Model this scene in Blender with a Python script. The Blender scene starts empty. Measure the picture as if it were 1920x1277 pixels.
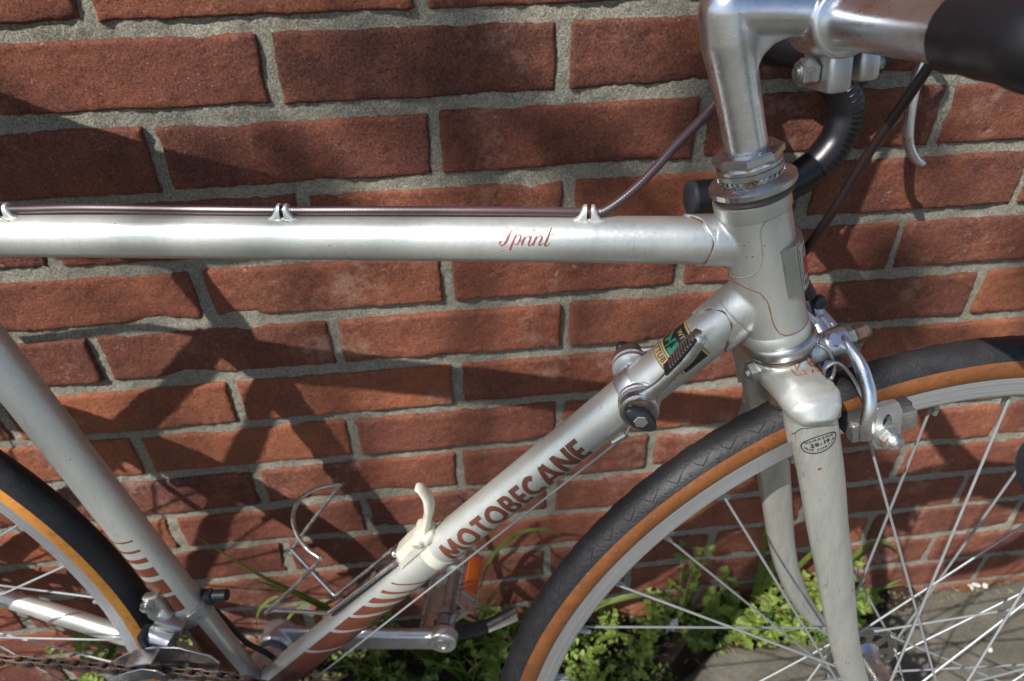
import bpy, bmesh, math, random
import numpy as np
from mathutils import Matrix, Vector, noise

# ------------------------------------------------------------------ camera, light, exposure
sc = bpy.context.scene
cam_d = bpy.data.cameras.new('camera')
cam = bpy.data.objects.new('camera', cam_d)
sc.collection.objects.link(cam)
sc.camera = cam
RIGHT = Vector((0.993709, -0.111008, -0.014838))
DOWN = Vector((-0.078326, -0.594149, -0.800533))
FWD = Vector((0.080050, 0.796658, -0.599105))
m = Matrix((RIGHT, -DOWN, -FWD)).transposed().to_4x4()
m.translation = (-0.10371, -0.55446, 0.94369)
cam.matrix_world = m
cam_d.sensor_width = 36.0
cam_d.lens = 24.553
cam_d.clip_start = 0.01
cam_d.clip_end = 200.0
cam_d.dof.use_dof = True
cam_d.dof.focus_distance = 0.41
cam_d.dof.aperture_fstop = 10.0

SUN = Vector((-1.22, -1.0, 1.75)).normalized()        # towards the sun
world = bpy.data.worlds.new('World')
sc.world = world
world.use_nodes = True
wn = world.node_tree.nodes; wl = world.node_tree.links
sky = wn.new('ShaderNodeTexSky')
sky.sky_type = 'NISHITA'
sky.sun_disc = False
sky.sun_elevation = math.asin(SUN.z)
sky.sun_rotation = math.atan2(SUN.x, SUN.y)
bg = wn['Background']
bg.inputs['Strength'].default_value = 0.092
wl.new(sky.outputs[0], bg.inputs[0])
sun_d = bpy.data.lights.new('sun', 'SUN')
sun_d.energy = 5.0
sun_d.angle = math.radians(0.53)
sun_d.color = (1.0, 0.955, 0.89)
sun = bpy.data.objects.new('sun', sun_d)
sc.collection.objects.link(sun)
sun.rotation_euler = (-SUN).to_track_quat('-Z', 'Y').to_euler()
sc.view_settings.view_transform = 'Standard'
sc.view_settings.look = 'None'
sc.view_settings.gamma = 1.0
sc.view_settings.exposure = 0.6
try:
    sc.view_settings.use_curve_mapping = False
except Exception:
    pass

# ------------------------------------------------------------------ helpers
COL = sc.collection
rnd = random.Random(7)
V = Vector


def tag(o, label=None, cat=None, group=None, kind=None):
    if label: o['label'] = label
    if cat: o['category'] = cat
    if group: o['group'] = group
    if kind: o['kind'] = kind
    return o


def empty(name, parent=None, mat=None):
    o = bpy.data.objects.new(name, None)
    COL.objects.link(o)
    o.empty_display_size = 0.05
    if parent: o.parent = parent
    if mat is not None: o.matrix_local = mat
    return o


class MB:
    """collects shapes, given in millimetres, into one mesh"""
    def __init__(s):
        s.v = []; s.f = []; s.m = []; s.mi = 0

    def add(s, vs, fs):
        n = len(s.v)
        s.v.extend([tuple(v) for v in vs])
        for f in fs:
            s.f.append(tuple(i + n for i in f)); s.m.append(s.mi)
        return s

    def build(s, name, mats, parent=None, smooth=True, scale=0.001, mat=None, sharp=None):
        me = bpy.data.meshes.new(name)
        me.from_pydata([(a * scale, b * scale, c * scale) for a, b, c in s.v], [], s.f)
        if not isinstance(mats, (list, tuple)): mats = [mats]
        for x in mats: me.materials.append(x)
        if len(mats) > 1:
            me.polygons.foreach_set('material_index', s.m)
        bm = bmesh.new(); bm.from_mesh(me)
        bmesh.ops.recalc_face_normals(bm, faces=bm.faces)
        bm.to_mesh(me); bm.free()
        me.update()
        if smooth:
            me.polygons.foreach_set('use_smooth', [True] * len(me.polygons))
            me.set_sharp_from_angle(angle=math.radians(sharp or 35))
        o = bpy.data.objects.new(name, me)
        COL.objects.link(o)
        if parent: o.parent = parent
        if mat is not None: o.matrix_local = mat
        return o

    # --- shapes
    def tube(s, pts, r, n=16, caps=True, sq=None, ref=None):
        """r: number or list; sq=(a,b) scales the two cross axes"""
        pts = [V(p) for p in pts]
        k = len(pts)
        rs = r if isinstance(r, (list, tuple)) else [r] * k
        tang = []
        for i in range(k):
            a = pts[max(i - 1, 0)]; b = pts[min(i + 1, k - 1)]
            t = (b - a)
            tang.append(t.normalized() if t.length > 1e-9 else V((0, 0, 1)))
        t0 = tang[0]
        up = V(ref) if ref else (V((0, 0, 1)) if abs(t0.z) < 0.9 else V((1, 0, 0)))
        x = (up - t0 * up.dot(t0)).normalized()
        vs = []
        for i in range(k):
            t = tang[i]
            x = (x - t * x.dot(t)).normalized()
            y = t.cross(x)
            a, b = sq if sq and not isinstance(sq[0], (list, tuple)) else (sq[i] if sq else (1, 1))
            for j in range(n):
                q = 2 * math.pi * j / n
                vs.append(pts[i] + x * (math.cos(q) * rs[i] * a) + y * (math.sin(q) * rs[i] * b))
        fs = []
        for i in range(k - 1):
            for j in range(n):
                j2 = (j + 1) % n
                fs.append((i * n + j, i * n + j2, (i + 1) * n + j2, (i + 1) * n + j))
        if caps:
            fs.append(tuple(range(n - 1, -1, -1)))
            fs.append(tuple((k - 1) * n + j for j in range(n)))
        return s.add(vs, fs)

    def lathe(s, o, d, prof, n=48, caps=True, wob=None):
        """prof: list of (t, r) along axis d from o; wob(i, angle) -> added radius"""
        o = V(o); d = V(d).normalized()
        x = d.orthogonal().normalized() if abs(d.y) > 0.5 else (V((0, -1, 0)) - d * d.dot(V((0, -1, 0)))).normalized()
        y = d.cross(x)
        vs = []
        for i, (t, r) in enumerate(prof):
            for j in range(n):
                q = 2 * math.pi * j / n
                rr = r + (wob(i, q) if wob else 0)
                vs.append(o + d * t + x * math.cos(q) * rr + y * math.sin(q) * rr)
        fs = []
        for i in range(len(prof) - 1):
            for j in range(n):
                j2 = (j + 1) % n
                fs.append((i * n + j, i * n + j2, (i + 1) * n + j2, (i + 1) * n + j))
        if caps:
            if prof[0][1] > 1e-4: fs.append(tuple(range(n - 1, -1, -1)))
            if prof[-1][1] > 1e-4: fs.append(tuple((len(prof) - 1) * n + j for j in range(n)))
        return s.add(vs, fs)

    def ring(s, c, ax, prof, n=96, closed=True):
        """wheel shapes: prof = (radius, y-offset) loop revolved round ax through c"""
        c = V(c); ax = V(ax).normalized()
        x = ax.orthogonal().normalized(); y = ax.cross(x)
        vs = []; k = len(prof)
        for j in range(n):
            q = 2 * math.pi * j / n
            rad = x * math.cos(q) + y * math.sin(q)
            for r, off in prof: vs.append(c + rad * r + ax * off)
        fs = []
        kk = k if closed else k - 1
        for j in range(n):
            j2 = (j + 1) % n
            for i in range(kk):
                i2 = (i + 1) % k
                fs.append((j * k + i, j * k + i2, j2 * k + i2, j2 * k + i))
        return s.add(vs, fs)

    def box(s, c, ax, ay, az, hx, hy, hz, bev=0.0):
        c = V(c); ax = V(ax).normalized(); ay = V(ay).normalized(); az = V(az).normalized()
        if bev <= 0:
            vs = [c + ax * (hx * i) + ay * (hy * j) + az * (hz * k) for i in (-1, 1) for j in (-1, 1) for k in (-1, 1)]
            return s.add(vs, [(0, 1, 3, 2), (4, 6, 7, 5), (0, 4, 5, 1), (2, 3, 7, 6), (0, 2, 6, 4), (1, 5, 7, 3)])
        # bevelled: stack of rounded rects along az
        def rr(hx, hy, b, z):
            out = []
            for sx, sy, a0 in ((1, 1, 0), (-1, 1, 90), (-1, -1, 180), (1, -1, 270)):
                for k in range(4):
                    a = math.radians(a0 + 30 * k)
                    out.append(c + ax * (sx * (hx - b) + b * math.cos(a)) + ay * (sy * (hy - b) + b * math.sin(a)) + az * z)
            return out
        L = [rr(hx - bev, hy - bev, bev, -hz), rr(hx - bev * .3, hy - bev * .3, bev, -hz + bev * .3), rr(hx, hy, bev, -hz + bev),
             rr(hx, hy, bev, hz - bev), rr(hx - bev * .3, hy - bev * .3, bev, hz - bev * .3), rr(hx - bev, hy - bev, bev, hz)]
        vs = [p for l in L for p in l]; n = 16
        fs = []
        for i in range(5):
            for j in range(n):
                j2 = (j + 1) % n
                fs.append((i * n + j, i * n + j2, (i + 1) * n + j2, (i + 1) * n + j))
        fs.append(tuple(range(n - 1, -1, -1))); fs.append(tuple(5 * n + j for j in range(n)))
        return s.add(vs, fs)

    def prism(s, poly, o, ax, ay, az, h, inset=0.0):
        """2-D polygon in plane (ax, ay), thickness h along az, slightly eased edges"""
        o = V(o); ax = V(ax); ay = V(ay); az = V(az)
        n = len(poly)
        cx = sum(p[0] for p in poly) / n; cy = sum(p[1] for p in poly) / n
        def lay(z, ins):
            out = []
            for i in range(n):
                p = V((poly[i][0], poly[i][1])); a = V((poly[i - 1][0], poly[i - 1][1])); b = V((poly[(i + 1) % n][0], poly[(i + 1) % n][1]))
                t = (b - a); t = t.normalized() if t.length > 1e-9 else V((1, 0)); nn_ = V((-t.y, t.x))
                if nn_.dot(V((cx, cy)) - p) < 0: nn_ = -nn_
                p = p + nn_ * ins
                out.append(o + ax * p.x + ay * p.y + az * z)
            return out
        L = [lay(0, inset), lay(inset, 0), lay(h - inset, 0), lay(h, inset)] if inset > 0 else [lay(0, 0), lay(h, 0)]
        vs = [p for l in L for p in l]; fs = []
        for i in range(len(L) - 1):
            for j in range(n):
                j2 = (j + 1) % n
                fs.append((i * n + j, i * n + j2, (i + 1) * n + j2, (i + 1) * n + j))
        fs.append(tuple(range(n - 1, -1, -1))); fs.append(tuple((len(L) - 1) * n + j for j in range(n)))
        return s.add(vs, fs)

    def ball(s, c, r, n=14, sc3=(1, 1, 1)):
        c = V(c); vs = []; fs = []
        m_ = n // 2
        for i in range(m_ + 1):
            a = math.pi * i / m_
            for j in range(n):
                q = 2 * math.pi * j / n
                vs.append(c + V((math.sin(a) * math.cos(q) * r * sc3[0], math.sin(a) * math.sin(q) * r * sc3[1], math.cos(a) * r * sc3[2])))
        for i in range(m_):
            for j in range(n):
                j2 = (j + 1) % n
                fs.append((i * n + j, i * n + j2, (i + 1) * n + j2, (i + 1) * n + j))
        return s.add(vs, fs)


def spline(pts, n=8):
    """Catmull-Rom through pts"""
    P = [V(p) for p in pts]
    P = [P[0] * 2 - P[1]] + P + [P[-1] * 2 - P[-2]]
    out = []
    for i in range(1, len(P) - 2):
        for k in range(n):
            t = k / n
            a, b, c, d = P[i - 1], P[i], P[i + 1], P[i + 2]
            out.append(0.5 * ((2 * b) + (c - a) * t + (2 * a - 5 * b + 4 * c - d) * t * t + (3 * b - a - 3 * c + d) * t ** 3))
    out.append(P[-2])
    return out


class Cyl:
    """a tube surface to wrap flat print and seams on: (t mm along, angle deg) -> point.
    angle 0 faces the viewer's side (-y), 90 is the upper side"""
    def __init__(s, A, B, r):
        s.A = V(A); s.B = V(B); s.r = r
        s.d = (s.B - s.A).normalized()
        lat = V((0, -1, 0)); s.lat = (lat - s.d * lat.dot(s.d)).normalized()
        s.up = s.d.cross(s.lat)
        if s.up.z < 0: s.up = -s.up

    def rad(s, t):
        return s.r(t) if callable(s.r) else s.r

    def p(s, t, a, h=0.0):
        a = math.radians(a)
        return s.A + s.d * t + (s.lat * math.cos(a) + s.up * math.sin(a)) * (s.rad(t) + h)


def patch(mb, cy, tl, al, h=0.12):
    """wrapped sheet: tl(u,v), al(u,v) on a grid"""
    nu, nv = 6, 14
    vs = [cy.p(tl(i / nu, j / nv), al(i / nu, j / nv), h) for i in range(nu + 1) for j in range(nv + 1)]
    fs = [(i * (nv + 1) + j, i * (nv + 1) + j + 1, (i + 1) * (nv + 1) + j + 1, (i + 1) * (nv + 1) + j) for i in range(nu) for j in range(nv)]
    mb.add(vs, fs)


def ribbon(mb, fn, pts, w, h, nacross=3, close=False):
    """flat stroke: pts 2-D, w width or list; fn(x, y, h) -> 3-D"""
    P = [V((p[0], p[1])) for p in pts]
    ws = w if isinstance(w, (list, tuple)) else [w] * len(P)
    Q = []; W = []
    for i in range(len(P) - 1):
        L = (P[i + 1] - P[i]).length; k = max(1, int(L / 1.2))
        for j in range(k):
            Q.append(P[i].lerp(P[i + 1], j / k)); W.append(ws[i] + (ws[i + 1] - ws[i]) * j / k)
    Q.append(P[-1]); W.append(ws[-1])
    vs = []; n = len(Q)
    for i in range(n):
        if close:
            a = Q[i - 1] if i > 0 else Q[-2]; b = Q[i + 1] if i < n - 1 else Q[1]
        else:
            a = Q[max(i - 1, 0)]; b = Q[min(i + 1, n - 1)]
        t = (b - a).normalized(); nn_ = V((-t.y, t.x))
        for j in range(nacross + 1):
            p = Q[i] + nn_ * (W[i] * (j / nacross - .5))
            vs.append(fn(p.x, p.y, h))
    fs = [(i * (nacross + 1) + j, i * (nacross + 1) + j + 1, (i + 1) * (nacross + 1) + j + 1, (i + 1) * (nacross + 1) + j) for i in range(n - 1) for j in range(nacross)]
    mb.add(vs, fs)


def blend(prims, voxel, smooth_it, name, mats, parent=None, mat=None, fac=0.5):
    """fuse shapes with small fillets: voxel remesh of the union, then smoothing"""
    mb = MB()
    for p in prims: p(mb)
    tmp = mb.build('tmp_blend', mats, smooth=False)
    r = tmp.modifiers.new('r', 'REMESH'); r.mode = 'VOXEL'; r.voxel_size = voxel * .001
    if smooth_it:
        sm = tmp.modifiers.new('s', 'SMOOTH'); sm.factor = fac; sm.iterations = smooth_it
    dg = bpy.context.evaluated_depsgraph_get()
    me = bpy.data.meshes.new_from_object(tmp.evaluated_get(dg))
    bpy.data.objects.remove(tmp)
    me.name = name
    if not me.materials:
        me.materials.append(mats if not isinstance(mats, list) else mats[0])
    me.polygons.foreach_set('use_smooth', [True] * len(me.polygons))
    o = bpy.data.objects.new(name, me); COL.objects.link(o)
    if parent: o.parent = parent
    if mat is not None: o.matrix_local = mat
    return o


_glyph = {}


def glyph(ch, bold=0.0):
    """outline mesh of one character of the built-in font, cap height about 0.7"""
    if (ch, bold) in _glyph: return _glyph[(ch, bold)]
    c = bpy.data.curves.new('g', 'FONT'); c.body = ch; c.offset = bold; c.resolution_u = 3
    o = bpy.data.objects.new('g', c); COL.objects.link(o)
    dg = bpy.context.evaluated_depsgraph_get(); dg.update()
    ev = o.evaluated_get(dg); me = ev.to_mesh()
    vs = [(v.co.x, v.co.y) for v in me.vertices]; fs = [tuple(p.vertices) for p in me.polygons]
    ev.to_mesh_clear(); bpy.data.objects.remove(o); bpy.data.curves.remove(c)
    w = max([v[0] for v in vs] or [0.3])
    _glyph[(ch, bold)] = (vs, fs, w)
    return _glyph[(ch, bold)]


# ------------------------------------------------------------------ materials
class NT:
    def __init__(s, name):
        s.m = bpy.data.materials.new(name); s.m.use_nodes = True
        s.n = s.m.node_tree.nodes; s.l = s.m.node_tree.links
        s.b = s.n['Principled BSDF']
        s.tc = None

    def set(s, **k):
        names = dict(col='Base Color', rough='Roughness', metal='Metallic', coat='Coat Weight', coatr='Coat Roughness', spec='Specular IOR Level', trans='Transmission Weight', sss='Subsurface Weight', aniso='Anisotropic')
        for a, v in k.items():
            i = s.b.inputs[names[a]]
            if hasattr(v, 'node'): s.l.new(v, i)
            else: i.default_value = (*v, 1) if a == 'col' else v
        return s

    def coord(s, kind='Object', scale=None):
        if not s.tc: s.tc = s.n.new('ShaderNodeTexCoord')
        o = s.tc.outputs[kind]
        if scale:
            mp = s.n.new('ShaderNodeMapping'); mp.inputs['Scale'].default_value = scale
            s.l.new(o, mp.inputs[0]); return mp.outputs[0]
        return o

    def noise(s, scale, detail=4, rough=.6, vec=None, out='Fac', dist=0.0):
        t = s.n.new('ShaderNodeTexNoise'); t.inputs['Scale'].default_value = scale
        t.inputs['Detail'].default_value = detail; t.inputs['Roughness'].default_value = rough
        t.inputs['Distortion'].default_value = dist
        s.l.new(vec or s.coord(), t.inputs['Vector']); return t.outputs[out]

    def vor(s, scale, vec=None, out='Distance', feat='F1'):
        t = s.n.new('ShaderNodeTexVoronoi'); t.feature = feat; t.inputs['Scale'].default_value = scale
        s.l.new(vec or s.coord(), t.inputs['Vector']); return t.outputs[out]

    def ramp(s, fac, stops):
        r = s.n.new('ShaderNodeValToRGB'); s.l.new(fac, r.inputs[0])
        e = r.color_ramp.elements
        while len(e) < len(stops): e.new(0.5)
        for i, (p, c) in enumerate(stops):
            e[i].position = p
            e[i].color = (*c, 1) if isinstance(c, (tuple, list)) else (c, c, c, 1)
        return r.outputs[0]

    def mix(s, fac, a, b, mode='MIX'):
        x = s.n.new('ShaderNodeMix'); x.data_type = 'RGBA'; x.blend_type = mode
        for i, v in ((0, fac), (6, a), (7, b)):
            if hasattr(v, 'node'): s.l.new(v, x.inputs[i])
            else: x.inputs[i].default_value = (*v, 1) if isinstance(v, (tuple, list)) else v
        return x.outputs[2]

    def math(s, op, a, b=0.5, clamp=False):
        x = s.n.new('ShaderNodeMath'); x.operation = op; x.use_clamp = clamp
        for i, v in ((0, a), (1, b)):
            if hasattr(v, 'node'): s.l.new(v, x.inputs[i])
            else: x.inputs[i].default_value = v
        return x.outputs[0]

    def bump(s, h, dist, strength=1.0):
        prev = s.b.inputs['Normal'].links[0].from_socket if s.b.inputs['Normal'].links else None
        x = s.n.new('ShaderNodeBump'); x.inputs['Distance'].default_value = dist; x.inputs['Strength'].default_value = strength
        s.l.new(h, x.inputs['Height'])
        if prev: s.l.new(prev, x.inputs['Normal'])
        s.l.new(x.outputs[0], s.b.inputs['Normal']); return s

    def rand(s):
        o = s.n.new('ShaderNodeObjectInfo'); return o.outputs['Random']


def brick_material():
    t = NT('fired clay brick')
    geo = t.n.new('ShaderNodeNewGeometry').outputs['Position']
    r = t.rand()
    base = t.ramp(r, [(0.0, (.115, .034, .031)), (.2, (.185, .050, .038)), (.45, (.270, .074, .047)), (.75, (.36, .100, .055)), (1.0, (.54, .165, .068))])
    cloud = t.noise(9, 5, .65, geo)
    c = t.mix(t.ramp(cloud, [(.38, 0), (.64, 1)]), t.mix(.62, base, (.085, .032, .027)), base)
    warm = t.ramp(t.noise(23, 6, .7, geo), [(.46, 0), (.70, 1)])
    c = t.mix(t.math('MULTIPLY', warm, .6), c, (.50, .170, .075))
    grain = t.noise(480, 5, .82, geo)
    c = t.mix(t.ramp(grain, [(.36, 0), (.66, 1)]), t.mix(.55, c, (.05, .020, .017)), t.mix(.32, c, (.52, .26, .18)))
    # lime bloom and mortar smears
    bl = t.ramp(t.math('MULTIPLY', t.noise(14, 6, .75, geo, dist=.4), t.noise(120, 5, .8, geo)), [(.345, 0), (.43, 1)])
    c = t.mix(t.math('MULTIPLY', bl, .75), c, (.50, .36, .30))
    rim_ = t.ramp(t.math('MULTIPLY', t.noise(38, 6, .78, geo), t.noise(7, 2, .5, geo)), [(.30, 0), (.38, 1)])
    c = t.mix(t.math('MULTIPLY', rim_, .4), c, (.50, .33, .25))
    specks = t.ramp(t.vor(140, geo), [(.045, 1), (.10, 0)])
    gate = t.ramp(t.noise(26, 4, .6, geo), [(.50, 0), (.60, 1)])
    c = t.mix(t.math('MULTIPLY', specks, gate), c, (.50, .44, .38))
    pits = t.ramp(t.vor(210, geo), [(.05, 1), (.16, 0)])
    pg = t.ramp(t.noise(55, 3, .5, geo), [(.50, 0), (.62, 1)])
    pp = t.math('MULTIPLY', pits, pg)
    c = t.mix(t.math('MULTIPLY', pp, .7), c, (.028, .012, .010))
    t.set(col=c, rough=.93, spec=.15)
    t.bump(t.noise(60, 8, .75, geo), .0045)
    t.bump(t.noise(330, 5, .8, geo), .0030)
    t.bump(t.math('MULTIPLY', pp, -1.0), .0012)
    return t.m


def mortar_material():
    t = NT('sandy mortar')
    geo = t.n.new('ShaderNodeNewGeometry').outputs['Position']
    c = t.ramp(t.noise(7, 5, .6, geo), [(.3, (.34, .315, .245)), (.7, (.58, .535, .42))])
    g = t.noise(620, 4, .8, geo)
    c = t.mix(t.ramp(g, [(.40, 0), (.62, 1)]), t.mix(.62, c, (.07, .065, .052)), t.mix(.4, c, (.66, .63, .54)))
    sp = t.ramp(t.vor(420, geo), [(.06, 1), (.14, 0)])
    c = t.mix(t.math('MULTIPLY', sp, .6), c, (.52, .47, .38))
    dk = t.ramp(t.noise(40, 5, .7, geo), [(.58, 0), (.75, 1)])
    c = t.mix(t.math('MULTIPLY', dk, .5), c, (.08, .075, .06))
    t.set(col=c, rough=.97, spec=.1)
    t.bump(t.noise(90, 7, .75, geo), .005)
    t.bump(t.noise(480, 4, .8, geo), .0030)
    return t.m


def paint_material(name='silver frame paint', dirt=1.0, col=(.60, .61, .575)):
    t = NT(name)
    p = t.coord()
    c = t.mix(t.noise(6, 3, .5, p), col, tuple(x * .93 for x in col))
    # metallic flake
    c = t.mix(t.ramp(t.noise(2600, 2, .6, p), [(.3, 0), (.7, .35)]), c, (.78, .80, .77))
    grime = t.ramp(t.noise(28, 7, .75, p, dist=.6), [(.60, 0), (.80, 1)])
    c = t.mix(t.math('MULTIPLY', grime, min(.8, .42 * dirt)), c, (.30, .31, .25))
    smear = t.ramp(t.noise(1.0, 8, .78, t.coord('Object', (110, 110, 16)), dist=.3), [(.40, 0), (.72, 1)])
    c = t.mix(t.math('MULTIPLY', smear, min(.7, .24 + .16 * dirt * (dirt > 1))), c, (.30, .315, .28))
    scr = t.ramp(t.noise(1.0, 6, .75, t.coord('Object', (260, 260, 45)), dist=1.0), [(.60, 0), (.64, 1)])
    c = t.mix(t.math('MULTIPLY', scr, .35 * dirt), c, (.34, .35, .33))
    chip = t.ramp(t.math('ADD', t.vor(70, p), t.math('MULTIPLY', t.noise(600, 3, .7, p), .12)), [(.10, 1), (.155, 0)])
    cg = t.ramp(t.noise(13, 5, .65, p), [(.47, 0), (.56, 1)])
    fine_ = t.math('MULTIPLY', t.ramp(t.vor(230, p), [(.10, 1), (.17, 0)]), t.ramp(t.noise(21, 5, .7, p), [(.55, 0), (.66, 1)]))
    rust = t.math('MULTIPLY', t.math('MAXIMUM', t.math('MULTIPLY', chip, cg), fine_), dirt, True)
    c = t.mix(rust, c, (.16, .065, .028))
    t.set(col=c, metal=t.ramp(rust, [(0, .72), (1, 0)]), rough=t.ramp(t.noise(35, 5, .6, p), [(.3, .35), (.8, .46)]), coat=.25, coatr=.28)
    t.bump(t.noise(300, 4, .6, p), .00016)
    t.bump(rust, .0003, .5)
    return t.m


def metal_material(name, col, rough, scr=.12, rust=0.0, bumpd=.0001, aniso=None):
    t = NT(name)
    p = t.coord()
    c = t.mix(t.ramp(t.noise(45, 6, .7, p), [(.45, 0), (.8, .6)]), col, tuple(x * .62 for x in col))
    pit = t.ramp(t.noise(420, 4, .7, p), [(.62, 0), (.74, 1)])
    c = t.mix(t.math('MULTIPLY', pit, .4), c, tuple(x * .35 for x in col))
    met = 1.0
    if rust > 0:
        rm = t.ramp(t.noise(75, 6, .75, p), [(.62 - .25 * rust, 0), (.74 - .2 * rust, 1)])
        c = t.mix(rm, c, t.ramp(t.noise(400, 4, .7, p), [(.3, (.09, .035, .015)), (.7, (.27, .12, .05))]))
        met = t.ramp(rm, [(0, 1.0), (1, 0.1)])
    rr = t.ramp(t.noise(60, 6, .7, p), [(.3, rough * .8), (.75, min(1, rough * 1.5))])
    t.set(col=c, metal=met, rough=rr)
    t.bump(t.noise(500, 4, .7, p), bumpd)
    if aniso:
        t.bump(t.noise(1.0, 4, .7, t.coord('Object', aniso)), scr * .001)
    return t.m


def plain(name, col, rough=.5, metal=0.0, var=.25, nscale=60, bump=.0002, **k):
    t = NT(name)
    p = t.coord()
    c = t.mix(t.ramp(t.noise(nscale, 6, .7, p), [(.3, 0), (.75, 1)]), col, tuple(min(1, x * (1 + var) + .01 * var) for x in col))
    c = t.mix(t.ramp(t.noise(nscale * 9, 3, .7, p), [(.45, 0), (.8, .4)]), c, tuple(x * .6 for x in col))
    t.set(col=c, rough=rough, metal=metal, **k)
    t.bump(t.noise(nscale * 8, 4, .7, p), bump)
    return t.m


def leaf_material(name, a, b):
    t = NT(name)
    c = t.mix(t.rand(), a, b)
    c = t.mix(t.ramp(t.noise(90, 4, .6), [(.3, 0), (.8, 1)]), c, tuple(x * .7 for x in a))
    t.set(col=c, rough=.5, spec=.35)
    tr = t.n.new('ShaderNodeBsdfTranslucent'); t.l.new(t.mix(.4, c, (.25, .42, .03)), tr.inputs[0])
    mx = t.n.new('ShaderNodeMixShader'); mx.inputs[0].default_value = .38
    t.l.new(t.b.outputs[0], mx.inputs[1]); t.l.new(tr.outputs[0], mx.inputs[2])
    t.l.new(mx.outputs[0], t.n['Material Output'].inputs[0])
    t.bump(t.noise(260, 3, .6), .0004)
    return t.m


def tread_material(name, col):
    t = NT(name)
    p = t.coord()
    dust = t.ramp(t.noise(22, 7, .75, p, dist=.5), [(.42, 0), (.78, 1)])
    c = t.mix(t.math('MULTIPLY', dust, .34), col, (.055, .052, .049))
    sc_ = t.ramp(t.noise(600, 4, .75, p), [(.62, 0), (.74, 1)])
    c = t.mix(t.math('MULTIPLY', sc_, .35), c, (.15, .145, .14))
    t.set(col=c, rough=t.ramp(dust, [(0, .42), (1, .65)]), spec=.32)
    t.bump(t.noise(420, 5, .7, p), .0005)
    t.bump(t.noise(40, 4, .6, p), .0010)
    return t.m


def gum_material(name, a, b):
    t = NT(name)
    p = t.coord()
    c = t.mix(t.ramp(t.noise(16, 6, .7, p, dist=.6), [(.35, 0), (.7, 1)]), a, b)
    c = t.mix(t.ramp(t.noise(160, 6, .75, p), [(.52, 0), (.75, .75)]), c, (.06, .022, .010))
    sp = t.ramp(t.vor(190, p), [(.05, 1), (.1, 0)])
    c = t.mix(t.math('MULTIPLY', sp, .5), c, (.5, .36, .25))
    t.set(col=c, rough=.55)
    t.bump(t.noise(500, 4, .7, p), .0004)
    return t.m


def rim_material():
    t = NT('turned rim aluminium')
    sp = t.n.new('ShaderNodeSeparateXYZ'); t.l.new(t.coord(), sp.inputs[0])
    r2 = t.math('SQRT', t.math('ADD', t.math('MULTIPLY', sp.outputs[0], sp.outputs[0]), t.math('MULTIPLY', sp.outputs[2], sp.outputs[2])))
    cb = t.n.new('ShaderNodeCombineXYZ'); t.l.new(r2, cb.inputs[0]); t.l.new(t.math('MULTIPLY', sp.outputs[1], .3), cb.inputs[1]); t.l.new(t.math('MULTIPLY', t.noise(5, 2), .004), cb.inputs[2])
    st = t.noise(1400, 3, .7, cb.outputs[0])
    c = t.mix(t.ramp(st, [(.35, 0), (.7, 1)]), (.86, .88, .92), (.60, .62, .66))
    c = t.mix(t.math('MULTIPLY', t.ramp(t.noise(160, 5, .75), [(.58, 0), (.75, 1)]), .4), c, (.34, .33, .31))
    t.set(col=c, metal=.95, rough=.40); t.bump(st, .00025)
    return t.m


def nylon_material():
    t = NT('translucent white nylon')
    c = t.mix(t.ramp(t.noise(60, 6, .7), [(.35, 0), (.8, 1)]), (.70, .69, .60), (.50, .47, .36))
    t.set(col=c, rough=.36, sss=.35)
    t.b.inputs['Subsurface Radius'].default_value = (1, .9, .6); t.b.inputs['Subsurface Scale'].default_value = .003
    tr = t.n.new('ShaderNodeBsdfTranslucent'); t.l.new(c, tr.inputs[0])
    mx = t.n.new('ShaderNodeMixShader'); mx.inputs[0].default_value = .30
    t.l.new(t.b.outputs[0], mx.inputs[1]); t.l.new(tr.outputs[0], mx.inputs[2]); t.l.new(mx.outputs[0], t.n['Material Output'].inputs[0])
    return t.m


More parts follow.
